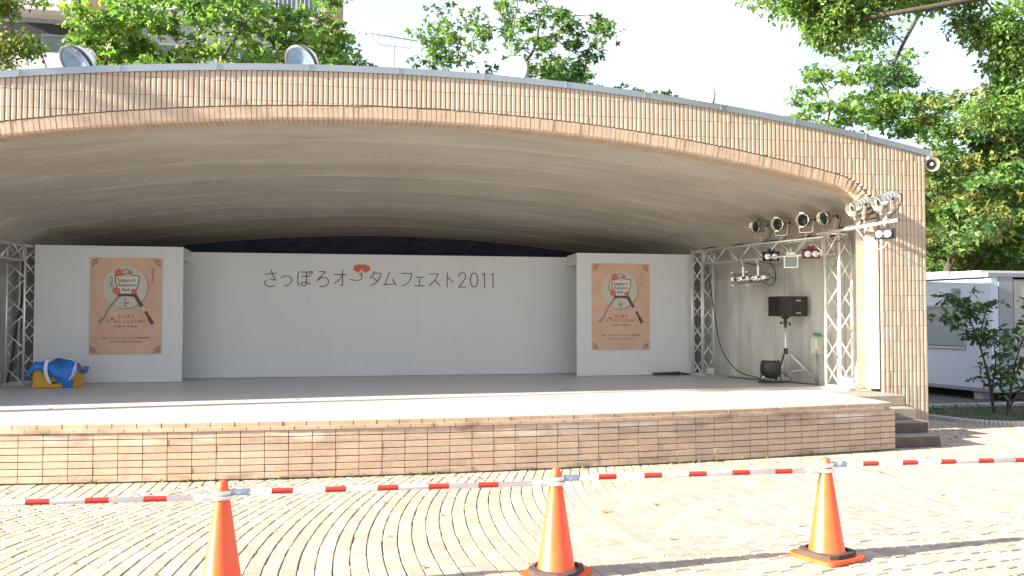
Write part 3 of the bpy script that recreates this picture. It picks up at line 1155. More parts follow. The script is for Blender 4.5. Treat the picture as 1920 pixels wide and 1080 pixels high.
# ------------------------------------------------------------------ trusses
def strut(mb, a, b, r, n=6):
    return mb.tube([a, b], r, n)
def truss_run(parent, p0, p1, ex, ey, side, bay, rc=.020, rb=.011, joint='steel'):
    """lattice box truss; ex, ey: unit vectors across"""
    p0, p1, ex, ey = Vector(p0), Vector(p1), Vector(ex).normalized(), Vector(ey).normalized()
    h = side / 2
    cor = [(-h, -h), (h, -h), (h, h), (-h, h)]
    C_ = lambda p, c: p + ex * c[0] + ey * c[1]
    for c in cor:
        strut(MB(), C_(p0, c), C_(p1, c), rc, 8).build('chord', 'steel', parent)
    Ln = (p1 - p0).length
    k = max(2, round(Ln / bay))
    for q in range(4):
        a, b = cor[q], cor[(q + 1) % 4]
        for i in range(k):
            s_, e_ = (a, b) if i % 2 else (b, a)
            u0 = p0.lerp(p1, (i + .06) / k)
            u1 = p0.lerp(p1, (i + .94) / k)
            strut(MB(), C_(u0, s_), C_(u1, e_), rb, 5).build('brace', 'steel', parent)
        for e in (p0, p1):
            d = (p1 - p0).normalized() * (.03 if e is p0 else -.03)
            strut(MB(), C_(e + d, a), C_(e + d, b), rb * 1.1, 5).build('end_rung', 'steel', parent)

def rotv(a):
    return (math.cos(R(a)), math.sin(R(a)), 0), (-math.sin(R(a)), math.cos(R(a)), 0)
Z = (0, 0, 1)
tr = thing('lighting_truss', 'silver lattice truss frame carrying the spotlights along the sunny concrete side wall', 'truss', (7.0, 13.2, .6))
FT, BT = Vector((7.43, 11.78, .61)), Vector((6.53, 14.74, .61))
ex, ey = rotv(17)
truss_run(tr, FT, FT + Vector((0, 0, 2.36)), ex, ey, .27, .39, .021)
truss_run(tr, BT, BT + Vector((0, 0, 2.30)), ex, ey, .27, .33, .019)
bt0 = Vector((BT.x, BT.y, 2.77))
ft0 = Vector((FT.x, FT.y, 2.79))
dd = (ft0 - bt0).normalized()
truss_run(tr, bt0 + dd * .16, ft0 - dd * .16, dd.cross(Vector(Z)), Z, .25, .31, .018, .010)
for b_ in (FT, BT):
    MB().box((b_.x, b_.y, .614), (.36, .36, .02), Matrix.Rotation(R(17), 3, 'Z')).build('base_plate', 'steel', tr)
# pipe sticking out to the front
PA, PB = Vector((7.25, 12.05, 2.965)), Vector((7.50, 10.42, 3.015))
pm = MB().tube([PA, PB], .024, 12, caps=False)
pm.tube([PA, PB], .019, 12, caps=False)
pm.build('outrigger_pipe', 'aluminium', tr)

tl = thing('lighting_truss', 'silver lattice truss frame in deep shade beside the blue-covered crate', 'truss', (-5.3, 13.5, .6))
FT2, BT2 = Vector((-5.83, 11.78, .61)), Vector((-5.04, 15.0, .61))
ex2, ey2 = rotv(-17)
truss_run(tl, FT2, FT2 + Vector((0, 0, 2.36)), ex2, ey2, .27, .27, .021)
truss_run(tl, BT2, BT2 + Vector((0, 0, 2.24)), ex2, ey2, .30, .29, .019)
b2, f2_ = Vector((BT2.x, BT2.y, 2.70)), Vector((FT2.x, FT2.y, 2.79))
d2 = (f2_ - b2).normalized()
truss_run(tl, b2 + d2 * .16, f2_ - d2 * .16, d2.cross(Vector(Z)), Z, .25, .31, .018, .010)
for b_ in (FT2, BT2):
    MB().box((b_.x, b_.y, .614), (.36, .36, .02), Matrix.Rotation(R(-17), 3, 'Z')).build('base_plate', 'steel', tl)

# ------------------------------------------------------------------ stage lamps
def par_can(name, label, base, aim, up=1, mat_body='par_can', frame=True, group='silver can spotlights on the lighting truss'):
    """base: clamp point on the truss; aim: world direction of the lens; up +1 stands, -1 hangs"""
    aim = Vector(aim).normalized()
    th = thing(name, label, 'spotlight', base, group=group)
    L_ = local(th)
    th.scale = (1.2, 1.2, 1.2)
    c = Vector((0, 0, .235 * up))
    a = aim
    side = Vector((0, 0, 1)).cross(a).normalized()
    body = MB()
    prof = [(.001, -.17), (.045, -.165), (.062, -.14), (.078, -.10), (.080, -.085), (.073, -.083), (.082, -.05), (.082, -.035), (.076, -.033), (.084, 0), (.084, .015), (.078, .018), (.086, .05), (.086, .13), (.090, .132), (.090, .142), (.080, .142), (.078, .02)]
    body.lathe(prof, c, a, 20)
    L_('body', body, mat_body)
    L_('lens', MB().lathe([(.079, .055), (.06, .066), (.03, .074), (.001, .076)], c, a, 20), 'lens_dark')
    # colour frame holder
    q = a.to_track_quat('Z', 'Y').to_matrix()
    for (dx, dy, sx, sy) in ((0, .092, .06, .012), (0, -.092, .06, .012), (.092, 0, .012, .05)):
        L_('gel_clip', MB().box(c + q @ Vector((dx, dy, .150)), (sx, sy, .03), q), mat_body)
    # yoke
    p1 = c + side * .105
    p2 = c - side * .105
    bo = Vector((0, 0, .075 * up))
    yk = MB()
    def strap(p, q_, wdir):
        d = (q_ - p)
        M = d.to_track_quat('Z', 'Y').to_matrix()
        yk.box((p + q_) / 2, (.026, .006, d.length), Matrix((side, d.normalized().cross(side), d.normalized())).transposed() @ Matrix.Rotation(R(90), 3, 'Z'))
    strap(p1, bo + side * .085, 0)
    strap(p2, bo - side * .085, 0)
    yk.box(bo, (.18, .026, .007), Matrix((side, Vector(Z).cross(side), Vector(Z))).transposed())
    L_('yoke', yk, 'aluminium')
    kn = MB()
    for s_, p in ((1, p1), (-1, p2)):
        kn.lathe([(.001, .022), (.018, .02), (.018, 0)], p, side * s_, 10)
    L_('tilt_knob', kn, 'black')
    cl = MB().tube([(0, 0, .0), (0, 0, .075 * up)], .010, 8)
    cl.lathe([(.031, -.02), (.034, -.02), (.034, .02), (.031, .02)], (0, 0, -.005 * up), dd, 12)
    L_('clamp', cl, 'aluminium')
    cbl = MB().tube([Vector(p) for p in catmull3([c - a * .165, c - a * .24 + Vector((0, 0, -.03)), c - a * .20 + Vector((0, 0, -.16 * up)), Vector((.04, .08, 0.0))])], .006, 5)
    L_('cable', cbl, 'black_rubber')
    return th

def catmull3(pts, n=6):
    P = [Vector(pts[0])] + [Vector(p) for p in pts] + [Vector(pts[-1])]
    out = []
    for i in range(1, len(P) - 2):
        p0, p1, p2, p3 = P[i - 1:i + 3]
        for k in range(n):
            t = k / n
            out.append(.5 * ((2 * p1) + (-p0 + p2) * t + (2 * p0 - 5 * p1 + 4 * p2 - p3) * t * t + (-p0 + 3 * p1 - 3 * p2 + p3) * t ** 3))
    out.append(Vector(pts[-1]))
    return out

def on_beam(px_target, top=True):
    """point on the beam nearest the camera-side chord whose bearing suits the photo column"""
    u = (px_target - 960) / 1600
    best = min(np.linspace(-.05, 1.02, 400), key=lambda t: abs(((bt0.lerp(ft0, t)).x * math.cos(R(F0)) - bt0.lerp(ft0, t).y * math.sin(R(F0))) /
               ((bt0.lerp(ft0, t)).x * math.sin(R(F0)) + bt0.lerp(ft0, t).y * math.cos(R(F0))) - u))
    p = bt0.lerp(ft0, best)
    return Vector((p.x, p.y, p.z + (.15 if top else -.15)))
aimA = (-.80, -.62, -.14)
lab = ['silver can spotlight with dark lens, first on the beam beside the white panel wing',
       'silver can spotlight with dark lens, second on the beam from the white panel wing',
       'silver can spotlight with dark lens above the white floodlight on the beam',
       'silver can spotlight standing in full sun on top of the front truss tower']
for px_, ai, lb in zip((1427, 1467, 1513, 1556), ((-.88, -.42, -.06), (-.80, -.58, -.12), (-.78, -.62, -.05), (-.9, -.38, -.18)), lab):
    par_can('can_spotlight', lb, on_beam(px_), ai)
pp = lambda t: PA.lerp(PB, t)
par_can('can_spotlight', 'sunlit silver spotlight on the pipe, nearer the truss tower', pp(.55) + Vector((0, 0, .03)), (-.85, -.05, -.42))
par_can('can_spotlight', 'sunlit silver spotlight above the open end of the outrigger pipe', pp(.86) + Vector((0, 0, .03)), (-.86, -.05, -.40))
par_can('can_spotlight', 'silver spotlight hanging under the beam, the one nearer the white panel wing', on_beam(1393, False), (-.75, .35, -.06), -1)
par_can('can_spotlight', 'silver spotlight hanging under the beam, the one nearer the black speaker', on_beam(1421, False), (-.75, .35, -.06), -1)

def twin_lamp(label, base, aim, colour='black', name='twin_lamp'):
    aim = Vector(aim).normalized()
    th = thing(name, label, 'stage lamp', base)
    L_ = local(th)
    side = Vector((0, 0, 1)).cross(aim).normalized()
    up = aim.cross(side)
    M = Matrix((side, up, aim)).transposed()
    c = Vector((0, 0, -.13))
    L_('housing', MB().box(c - aim * .03, (.26, .15, .14), M, bev=.02), colour)
    for s_ in (-1, 1):
        pc = c + side * .058 * s_
        L_('lens', MB().lathe([(.052, .045), (.052, .056), (.046, .058), (.03, .066), (.001, .070)], pc, aim, 18), 'lens_clear')
    L_('bracket', MB().box((0, 0, -.03), (.10, .05, .08), M), colour)
    L_('clamp', MB().tube([(0, 0, -.06), (0, 0, .03)], .012, 8), 'aluminium')
    return th
twin_lamp('black twin-lens lamp hanging from the beam above the hanging silver cans', on_beam(1455, False) + Vector((-.10, -.04, .18)), (-.35, -.9, -.1))
twin_lamp('twin-lens lamp with a red housing hanging beside the front truss tower', on_beam(1532, False) + Vector((-.12, -.05, .16)), (-.3, -.93, -.1), 'red_plastic')
twin_lamp('black twin-lens lamp hanging in sun below the end of the outrigger pipe', pp(.84) + Vector((0, 0, -.03)), (-.75, -.6, -.1))

# white floodlight
fb = on_beam(1497, False) + Vector((-.16, -.06, .10))
fld = thing('floodlight', 'white square floodlight hanging from the beam between the twin-lens lamps', 'floodlight', fb)
L_ = local(fld)
am = Vector((-.45, -.85, -.22)).normalized()
sd_ = Vector((0, 0, 1)).cross(am).normalized()
Mf = Matrix((sd_, am.cross(sd_), am)).transposed()
mb = MB()
cc = Vector((0, 0, -.17))
P4 = lambda w_, h_, d_: [cc + Mf @ Vector((sx * w_, sy * h_, d_)) for sx, sy in ((-1, -1), (1, -1), (1, 1), (-1, 1))]
vs = P4(.06, .05, -.10) + P4(.11, .10, .0) + P4(.11, .10, .025) + P4(.092, .082, .026) + P4(.06, .05, -.02)
fs = [(3, 2, 1, 0), (16, 17, 18, 19)] + [(4 * k + i, 4 * k + (i + 1) % 4, 4 * k + 4 + (i + 1) % 4, 4 * k + 4 + i) for k in range(4) for i in range(4)]
mb.add(vs, fs)
L_('housing', mb, 'lamp_white')
L_('glass', MB().add(P4(.088, .078, .027), [(0, 1, 2, 3)]), 'flood_glass')
L_('bracket', MB().box((0, 0, -.04), (.14, .05, .07), Mf, bev=.01), 'lamp_white')
L_('clamp', MB().tube([(0, 0, -.03), (0, 0, .06)], .012, 8), 'aluminium')

# cables on the truss
def cable(label, pts, r=.008, m='black_rubber', name='cable', cat='cable'):
    me = MB().tube(catmull3(pts, 7), r, 6).mesh(name, m)
    o = thing(name, label, cat, (0, 0, 0), me=me)
    return o
bm = [bt0.lerp(ft0, t) + Vector((0.02 * math.sin(t * 40), 0, .155 + .015 * math.sin(t * 25))) for t in np.linspace(0, 1, 14)]
cable('thick black cable lying along the top of the sunny truss beam', bm + [FT + Vector((.1, -.05, 2.40)), pp(.3) + Vector((0, 0, .04)), pp(.5) + Vector((0, 0, .035)), pp(.75) + Vector((0, 0, .03))], .013)
cable('thin cable looping down from the pipe at the front truss tower', [pp(.15), pp(.2) + Vector((.02, 0, -.12)), pp(.28) + Vector((0, 0, -.16)), pp(.38) + Vector((0, 0, -.08)), pp(.42)], .006)
cable('thin cable hanging in a loop to the lamp under the pipe end', [pp(.5), pp(.58) + Vector((0, 0, -.14)), pp(.68) + Vector((0, 0, -.32)), pp(.8) + Vector((0, 0, -.36)), pp(.88) + Vector((0, 0, -.28))], .006, 'aluminium')
h = on_beam(1440, False)
cable('black cable looping under the beam behind the hanging cans', [h + Vector((0, 0, .02)), h + Vector((.16, .1, -.1)), h + Vector((.2, .1, -.3)), h + Vector((.1, .1, -.42)), h + Vector((-.05, .05, -.36))], .007)
cable('black cable drooping from the rear truss tower to the stage floor', [BT + Vector((.1, 0, 2.0)), BT + Vector((.13, -.2, 1.2)), BT + Vector((.2, -.35, .5)), BT + Vector((.38, -.6, .12)), BT + Vector((.6, -.9, .012)), (7.05, 13.4, .615)], .009)
cable('black cable running down inside the shaded truss tower', [BT2 + Vector((.02, -.05, 2.2)), BT2 + Vector((.05, -.1, 1.5)), BT2 + Vector((-.04, -.1, .9)), BT2 + Vector((-.1, -.1, .35)), BT2 + Vector((-.16, -.1, .02))], .02)
cable('black cable lying on the stage floor between the speaker stand and the truss', [(6.75, 14.2, .612), (6.98, 13.5, .612), (7.1, 13.1, .612), (7.25, 12.7, .612), (7.42, 12.35, .612)], .009)
# coil at the foot of the right wing
pts = []
for k in range(26):
    t = k / 25 * 4 * math.pi
    pts.append((5.86 + .26 * math.cos(t), 14.85 + .06 * math.sin(t), .615 + .002 * k))
pts += [(6.2, 14.88, .625), (6.4, 14.80, .62), (6.6, 14.6, .62)]
cable('coiled dark red and black cable at the foot of the wing', pts, .011)
cable('red cable lying beside the coil at the foot of the wing', [(5.98, 14.92, .615), (6.15, 14.93, .64), (6.35, 14.9, .62), (6.45, 14.85, .62)], .012, 'red_plastic')

# power box at the tower foot
pb = thing('ballast_box', 'small grey ballast box standing at the foot of the rear truss tower', 'box', (6.60, 14.62, .626))
L_ = local(pb)
L_('case', MB().box((0, 0, .07), (.13, .11, .13), bev=.012), 'switch_box')
L_('lid', MB().box((0, 0, .143), (.145, .125, .016), bev=.005), 'cabin_trim')
pb = thing('ballast_box', 'pale ballast box with clamp standing in sun inside the front truss tower', 'box', (7.46, 11.62, .626))
L_ = local(pb)
L_('case', MB().box((0, 0, .08), (.13, .12, .15), bev=.012), 'lamp_white')
L_('lid', MB().box((0, 0, .165), (.145, .13, .016), bev=.005), 'cabin_trim')
L_('socket', MB().lathe([(.03, 0), (.03, .04), (.001, .042)], (.06, -.03, .09), (1, -.3, 0), 10), 'switch_box')

# ------------------------------------------------------------------ speaker on tripod
SP = Vector((7.21, 12.98, .604))
sp = thing('tripod_stand', 'silver tripod speaker stand with black collars in front of the concrete wall', 'speaker stand', SP)
L_ = local(sp)
L_('pole', MB().tube([(0, 0, .12), (0, 0, 1.02)], .019, 12), 'aluminium')
L_('upper_collar', MB().lathe([(.024, .90), (.024, 1.06), (.001, 1.06)], n=12), 'black_plastic')
L_('knob', MB().tube([(-.075, 0, .98), (.075, 0, .98)], .008, 8).lathe([(.001, .02), (.022, .018), (.022, 0)], (-.07, 0, .98), (-1, 0, 0), 10).lathe([(.001, .02), (.022, .018), (.022, 0)], (.07, 0, .95), (1, 0, 0), 10), 'black_plastic')
L_('centre_collar', MB().lathe([(.026, .46), (.034, .47), (.034, .55), (.026, .56)], n=12), 'black_plastic')
for k, a in enumerate((185, 335, 80)):
    e = Vector((math.cos(R(a)), math.sin(R(a)), 0))
    ft_ = e * .50 + Vector((0, 0, .012))
    lg = L_('leg', MB().tube([e * .03 + Vector((0, 0, .50)), ft_], .014, 10), 'aluminium' if k < 2 else 'black_plastic')
    L_('rubber_foot', MB().tube([ft_ + (e * -.04 + Vector((0, 0, .035))), ft_ + e * .012 + Vector((0, 0, -.008))], .018, 8), 'black_rubber', sub=lg)
    L_('brace', MB().tube([e * .02 + Vector((0, 0, .16)), e * .30 + Vector((0, 0, .215))], .011, 8), 'aluminium')
spk = thing('loudspeaker', 'black wide loudspeaker box with two side handles on a tripod stand', 'speaker', SP + Vector((0, 0, 1.055)), R(8))
L_ = local(spk)
mb = MB()
# cabinet: rear box with tapered nose towards the stage centre
prof = [(.31, -.17), (.31, .14), (-.10, .17), (-.22, .155), (-.22, -.155), (-.10, -.19)]
poly = [(x, y, .03) for x, y in prof]
mb.prism(poly, (0, 0, .33))
L_('cabinet', mb, 'black_plastic')
L_('grille', MB().box((-.226, 0, .195), (.012, .28, .30), bev=.004), 'black')
L_('side_grille', MB().box((-.160, -.178, .195), (.10, .006, .30), Matrix.Rotation(R(-16), 3, 'Z')), 'black')
for z in (.29, .085):
    L_('handle', MB().box((.12, -.186, z), (.09, .012, .020), bev=.005), 'aluminium')
L_('panel_seam', MB().box((.03, -.184, .195), (.006, .006, .30)), 'black')
L_('top_hat', MB().lathe([(.028, -.10), (.028, -.02), (.08, .02), (.11, .032)], n=14), 'black_plastic')

# black bag-like floor lamp
bg = thing('floor_lamp', 'black drum-shaped floor lamp on a wire bracket beside the tripod stand', 'lamp', (6.92, 12.95, .604))
L_ = local(bg)
mb = MB().lathe([(.001, .07), (.09, .075), (.135, .11), (.16, .20), (.165, .30), (.15, .335), (.155, .345), (.13, .36), (.10, .33), (.001, .31)], (0, 0, 0), (0, 0, 1), 18)
rr = random.Random(3)
mb.v = [(x + rr.uniform(-.010, .010), y + rr.uniform(-.010, .010), z + rr.uniform(-.012, .012)) for x, y, z in mb.v]
L_('drum', mb, 'black_plastic')
L_('bracket', MB().tube(catmull3([(-.10, -.12, .01), (-.17, -.02, .05), (-.175, 0, .22)], 5), .009, 6).tube(catmull3([(.12, -.12, .01), (.17, -.02, .05), (.175, 0, .22)], 5), .009, 6).tube([(-.19, -.12, .01), (.16, -.12, .01)], .009, 6), 'black_plastic')
cable('tangle of black cable on the floor under the drum lamp', [(6.66, 12.86, .612), (6.8, 12.80, .618), (6.95, 12.84, .612), (6.86, 12.92, .62), (6.72, 12.86, .625), (6.9, 12.78, .616), (7.1, 12.95, .612), (7.2, 12.8, .66), (7.12, 13.1, .8)], .008)

# switch box on its conduit
sb = thing('switch_box', 'pale green switch box on a grey conduit against the concrete side wall', 'switch box', (7.47, 12.46, .604))
L_ = local(sb)
L_('case', MB().box((0, 0, .62), (.15, .12, .28), Matrix.Rotation(R(20), 3, 'Z'), bev=.01), 'switch_box')
L_('door', MB().box((-.02, -.062, .64), (.11, .012, .17), Matrix.Rotation(R(20), 3, 'Z'), bev=.003), 'lamp_white')
L_('lower_cover', MB().box((-.02, -.064, .515), (.12, .012, .06), Matrix.Rotation(R(20), 3, 'Z'), bev=.003), 'switch_green')
L_('hood', MB().prism([(-.085, -.09, .765), (.085, -.03, .765), (.085, .06, .81), (-.085, .0, .81)], (0, 0, .012)), 'switch_green')
L_('conduit', MB().tube([(0, 0, .0), (0, 0, .49)], .022, 10), 'cabin_trim')
# small rock-like cloth bundle by the reveal
cl = thing('cloth_bundle', 'crumpled pale cloth bundle on the floor beside the tiled reveal', 'cloth', (7.40, 11.44, .606))
mb = MB()
rr = random.Random(9)
prf = [(.001, .0), (.11, .005), (.13, .04), (.09, .085), (.04, .10), (.001, .105)]
mb.lathe(prf, n=12)
mb.v = [(x * 1.15 + rr.uniform(-.015, .015), y * .7 + rr.uniform(-.012, .012), max(0, z + rr.uniform(-.02, .02))) for x, y, z in mb.v]
local(cl)('folds', mb, 'strap_white')

# ------------------------------------------------------------------ crate with blue sheet
cr = thing('yellow_crate', 'yellow plastic crate on the stage floor under a blue sheet', 'crate', (-4.28, 14.36, .606))
L_ = local(cr)
cw, cd, ch = .60, .42, .30
for (c, d) in (((0, -cd / 2, ch / 2), (cw, .014, ch)), ((0, cd / 2, ch / 2), (cw, .014, ch)), ((-cw / 2, 0, ch / 2), (.014, cd - .016, ch)), ((cw / 2, 0, ch / 2), (.014, cd - .016, ch))):
    L_('side', MB().box(c, d), 'crate_yellow')
L_('bottom', MB().box((0, 0, .012), (cw - .02, cd - .02, .018)), 'crate_yellow')
mb = MB()
for z in (.02, ch - .015, .15):
    mb.box((0, -cd / 2 - .012, z), (cw + .02, .016, .018))
for k in range(6):
    mb.box((-cw / 2 + .02 + k * (cw - .04) / 5, -cd / 2 - .010, ch / 2), (.014, .012, ch - .02))
L_('rib', mb, 'crate_yellow')
L_('hand_hole', MB().box((0, -cd / 2 - .0105, .075), (.13, .006, .03)), 'black')
bs = thing('blue_sheet', 'crumpled blue plastic sheet tied over the yellow crate', 'sheet', (-4.28, 14.36, .606))
L_ = local(bs)
nx, ny = 26, 18
vs = []
rr = random.Random(5)
for i in range(nx + 1):
    for j in range(ny + 1):
        u, v = i / nx * 2 - 1, j / ny * 2 - 1
        x = u * .37 - .01
        y = v * .30
        drop = max(abs(u) ** 4, abs(v) ** 5)
        z = .40 - .16 * drop + .035 * math.sin(u * 4 + v * 3) + .02 * math.sin(9 * u + 5 * v) + rr.uniform(-.006, .006) - .05 * (u < -.6) * (abs(u) - .6)
        if v < -.8:
            hang = .06 + .06 * math.sin(3.5 * u + .5) + (.16 if .45 < u < .78 else 0)
            z -= hang * (abs(v) - .8) / .2
            y = -.25 - (abs(v) - .8) * .12
        vs.append((x, y, z))
fs = [(i * (ny + 1) + j, (i + 1) * (ny + 1) + j, (i + 1) * (ny + 1) + j + 1, i * (ny + 1) + j + 1) for i in range(nx) for j in range(ny)]
mb = MB().add(vs, fs, True)
me = mb.mesh('sheet', 'sheet_blue')
o = L_('sheet', me, None)
so = o.modifiers.new('thick', 'SOLIDIFY')
so.thickness = .006
def tape(pts, wd, m='strap_white'):
    mb = MB()
    P_ = catmull3(pts, 6)
    vs = []
    for p in P_:
        vs += [p + Vector((-wd / 2, 0, 0)), p + Vector((wd / 2, 0, 0)), p + Vector((wd / 2, .006, -.004)), p + Vector((-wd / 2, .006, -.004))]
    fs = []
    for i in range(len(P_) - 1):
        for k in range(4):
            q = (k + 1) % 4
            fs.append((4 * i + k, 4 * i + q, 4 * i + 4 + q, 4 * i + 4 + k))
    return mb.add(vs, fs)
L_('strap', tape([(-.04, .1, .455), (-.06, -.10, .465), (-.08, -.28, .42), (-.10, -.305, .28), (-.07, -.29, .14), (-.04, -.27, .07)], .05), 'strap_white')
L_('strap', tape([(.32, .1, .40), (.30, -.10, .40), (.31, -.30, .33), (.28, -.31, .2), (.23, -.29, .12)], .022), 'strap_white')
cable('white rope lying along the top of the blue sheet', [(-4.5, 14.2, 1.05), (-4.3, 14.08, 1.075), (-4.1, 14.06, 1.05), (-3.97, 14.06, 1.0), (-3.95, 14.03, .86), (-3.99, 14.04, .74)], .007, 'strap_white', 'rope', 'rope')

# ------------------------------------------------------------------ horn loudspeaker
hs = thing('horn_loudspeaker', 'cream horn loudspeaker mounted at the top corner of the tiled pillar', 'loudspeaker', (8.60, 11.22, 3.96))
L_ = local(hs)
ax = (-.15, -1, -.04)
L_('horn', MB().lathe([(.105, .0), (.112, .0), (.112, .012), (.104, .012), (.085, -.02), (.055, -.09), (.04, -.16), (.045, -.16), (.062, -.09), (.1, -.005)], (.03, -.03, 0), ax, 24), 'horn_cream')
L_('throat', MB().lathe([(.078, -.035), (.001, -.06)], (.03, -.03, 0), ax, 20), 'rim_dark')
L_('reflex_cone', MB().lathe([(.001, .012), (.024, .006), (.026, -.03), (.018, -.07)], (.03, -.03, 0), ax, 16), 'horn_cream')
L_('driver', MB().lathe([(.05, -.16), (.055, -.2), (.05, -.25), (.001, -.25)], (.03, -.03, 0), ax, 16), 'horn_cream')
L_('bracket', MB().box((-.04, .08, .02), (.12, .03, .03)).tube([(-.02, .05, .0), (-.05, .0, .085)], .012, 8), 'rail')
L_('junction_cap', MB().lathe([(.028, .0), (.030, .035), (.001, .045)], (-.05, -.02, .085), (0, -1, 0), 12), 'horn_cream')

# ------------------------------------------------------------------ roof floodlights
def roof_lamp(x, y, z, aim, label, rim):
    th = thing('roof_floodlight', label, 'floodlight', (x, y, z - .32), group='round floodlights along the bandshell roof')
    L_ = local(th)
    c = Vector((0, 0, .32))
    r_ = .235
    L_('reflector', MB().lathe([(r_, .0), (r_ * .93, -.07), (r_ * .72, -.15), (r_ * .4, -.21), (.05, -.235), (.05, -.30), (.001, -.30)], c, aim, 32), 'rim_white' if rim == 'rim_white' else 'aluminium')
    L_('rim', MB().lathe([(r_ - .016, .014), (r_ + .012, .014), (r_ + .012, -.02), (r_ - .004, -.02), (r_ - .016, .014)], c, aim, 32), rim)
    L_('glass', MB().lathe([(r_ - .012, .004), (r_ * .6, -.03), (r_ * .25, -.055), (.001, -.06)], c, aim, 32), 'glass_reflector' if rim == 'rim_dark' else 'glass_pale')
    a = Vector(aim).normalized()
    L_('bracket', MB().tube([c - a * .2, c - a * .16 + Vector((0, .02, -.18)), (0, .05, -.05)], .014, 8), 'rim_dark')
    return th
roof_lamp(-3.32, 11.62, 4.90, (-.44, -.59, -.60), 'round roof floodlight with dark rim in front of the apartment building recess', 'rim_dark')
roof_lamp(-.55, 11.62, 5.07, (-.50, -.62, -.55), 'round roof floodlight with blue glass in front of the large leafy tree', 'rim_dark')
roof_lamp(2.33, 11.62, 5.10, (-.57, -.60, .16), 'pale round roof floodlight in front of the sparse tree', 'rim_white')
roof_lamp(5.12, 11.62, 4.88, (-.70, -.56, .16), 'pale round roof floodlight against open sky near the sloping coping end', 'rim_white')

# antenna
an = thing('tv_antenna', 'thin television antenna on a mast above the coping against white sky', 'antenna', (.95, 16.2, 4.0))
L_ = local(an)
L_('mast', MB().tube([(0, 0, -.35), (0, 0, 2.85)], .014, 6), 'cabin_trim')
bmv = MB().tube([(-1.0, 0, 3.10), (.42, -.1, 2.92)], .010, 6)
L_('boom', bmv, 'cabin_trim')
for k in range(13):
    t = k / 12
    p = Vector((-1.0, 0, 3.10)).lerp(Vector((.42, -.1, 2.92)), t)
    L_('element', MB().tube([p + Vector((0, -.16, 0)), p + Vector((0, .16, 0))], .006, 5).tube([p, p + Vector((0, 0, .05))], .005, 4), 'cabin_trim')
L_('support_arm', MB().tube([(-.55, -.02, 3.03), (-.25, 0, 2.84), (0, 0, 2.82), (.30, 0, 2.80), (.34, -.05, 2.94)], .007, 5), 'cabin_trim')
L_('lower_boom', MB().tube([(-.55, 0, 2.36), (0, 0, 2.25)], .010, 5), 'cabin_trim')
for k in range(6):
    p = Vector((-.5, 0, 2.35)).lerp(Vector((0, 0, 2.25)), k / 5)
    L_('element', MB().tube([p + Vector((0, -.12, 0)), p + Vector((0, .12, .02))], .006, 5), 'cabin_trim')

# ------------------------------------------------------------------ cones and bars
def cone_thing(x, y, label, base_rot):
    th = thing('traffic_cone', label, 'traffic cone', (x, y, 0), R(base_rot), group='orange cones in front of the stage')
    L_ = local(th)
    L_('cone', MB().lathe([(.150, .030), (.150, .042), (.128, .052), (.122, .06), (.033, .655), (.030, .685), (.018, .70), (.001, .702)], n=32), 'cone_orange')
    mb = MB()
    pts = []
    for cx_, cy_, a0 in ((.135, .135, 0), (-.135, .135, 90), (-.135, -.135, 180), (.135, -.135, 270)):
        for k in range(5):
            a = R(a0 + k * 22.5)
            pts.append((cx_ + .055 * math.cos(a), cy_ + .055 * math.sin(a), .004))
    mb.prism(pts, (0, 0, .026))
    L_('base', mb, 'cone_orange')
    # rubber weight ring on the base
    outer, inner = [], []
    mb = MB()
    n_ = 20
    for k in range(n_):
        a = 2 * math.pi * (k + .5) / n_
        s_ = 1 / max(abs(math.cos(a)), abs(math.sin(a)))
        ro = min(.162 * s_, .195)
        outer.append((ro * math.cos(a), ro * math.sin(a)))
        inner.append((.142 * math.cos(a), .142 * math.sin(a)))
    vs = [(x_, y_, .031) for x_, y_ in outer] + [(x_ * .985, y_ * .985, .058) for x_, y_ in outer] + [(x_, y_, .062) for x_, y_ in inner] + [(x_, y_, .031) for x_, y_ in inner]
    fs = []
    for q in range(3):
        for k in range(n_):
            j = (k + 1) % n_
            fs.append((q * n_ + k, q * n_ + j, (q + 1) * n_ + j, (q + 1) * n_ + k))
    mb.add(vs, fs)
    L_('weight_ring', mb, 'black_rubber')
    return th
CP = [(-.70, 5.46), (1.39, 5.48), (3.36, 5.51)]
cone_thing(*CP[0], 'orange traffic cone cut off at the photo edge below the crate side of the stage', 12)
cone_thing(*CP[1], 'orange traffic cone standing between the other two, before the stage centre', -38)
cone_thing(*CP[2], 'orange traffic cone with black rubber weight fully visible near the steps end', 20)
def ring_on(x, y, z, r):
    return MB().lathe([(r, -.011), (r + .012, -.011), (r + .012, .011), (r, .011), (r, -.011)], (x, y, z), (0, 0, 1), 24)
def bar(a, b, za, zb, label):
    """a has the upper ring, b the lower ring"""
    A, B = Vector((a[0], a[1], za)), Vector((b[0], b[1], zb))
    d = (B - A).normalized()
    th = thing('barrier_bar', label, 'barrier bar', A, group='red and white bars between the cones')
    L_ = local(th)
    o = -A
    s_ = A + d * .055
    e_ = B - d * .055
    L_('end_ring', ring_on(0, 0, 0, .043), 'bar_white')
    L_('end_ring', ring_on(*(B + o), .046), 'bar_white')
    L_('socket', MB().tube([s_ + o, s_ + d * .10 + o], .021, 12), 'socket_blue')
    L_('socket', MB().tube([e_ - d * .10 + o, e_ + o], .019, 12), 'bar_white')
    ln = (e_ - s_).length - .18
    st = s_ + d * .095
    L_('pole', MB().tube([st + o, e_ - d * .09 + o], .0165, 14), 'bar_white')
    t = .135
    k = 0
    while t + .13 < ln:
        L_('red_band', MB().tube([st + d * t + o, st + d * (t + .13) + o], .0176, 14, caps=False), 'bar_red')
        t += .322
    return th
bar((-2.72, 5.44), CP[0], .632, .600, 'red and white barrier bar running out of frame from the cone nearest the crate')
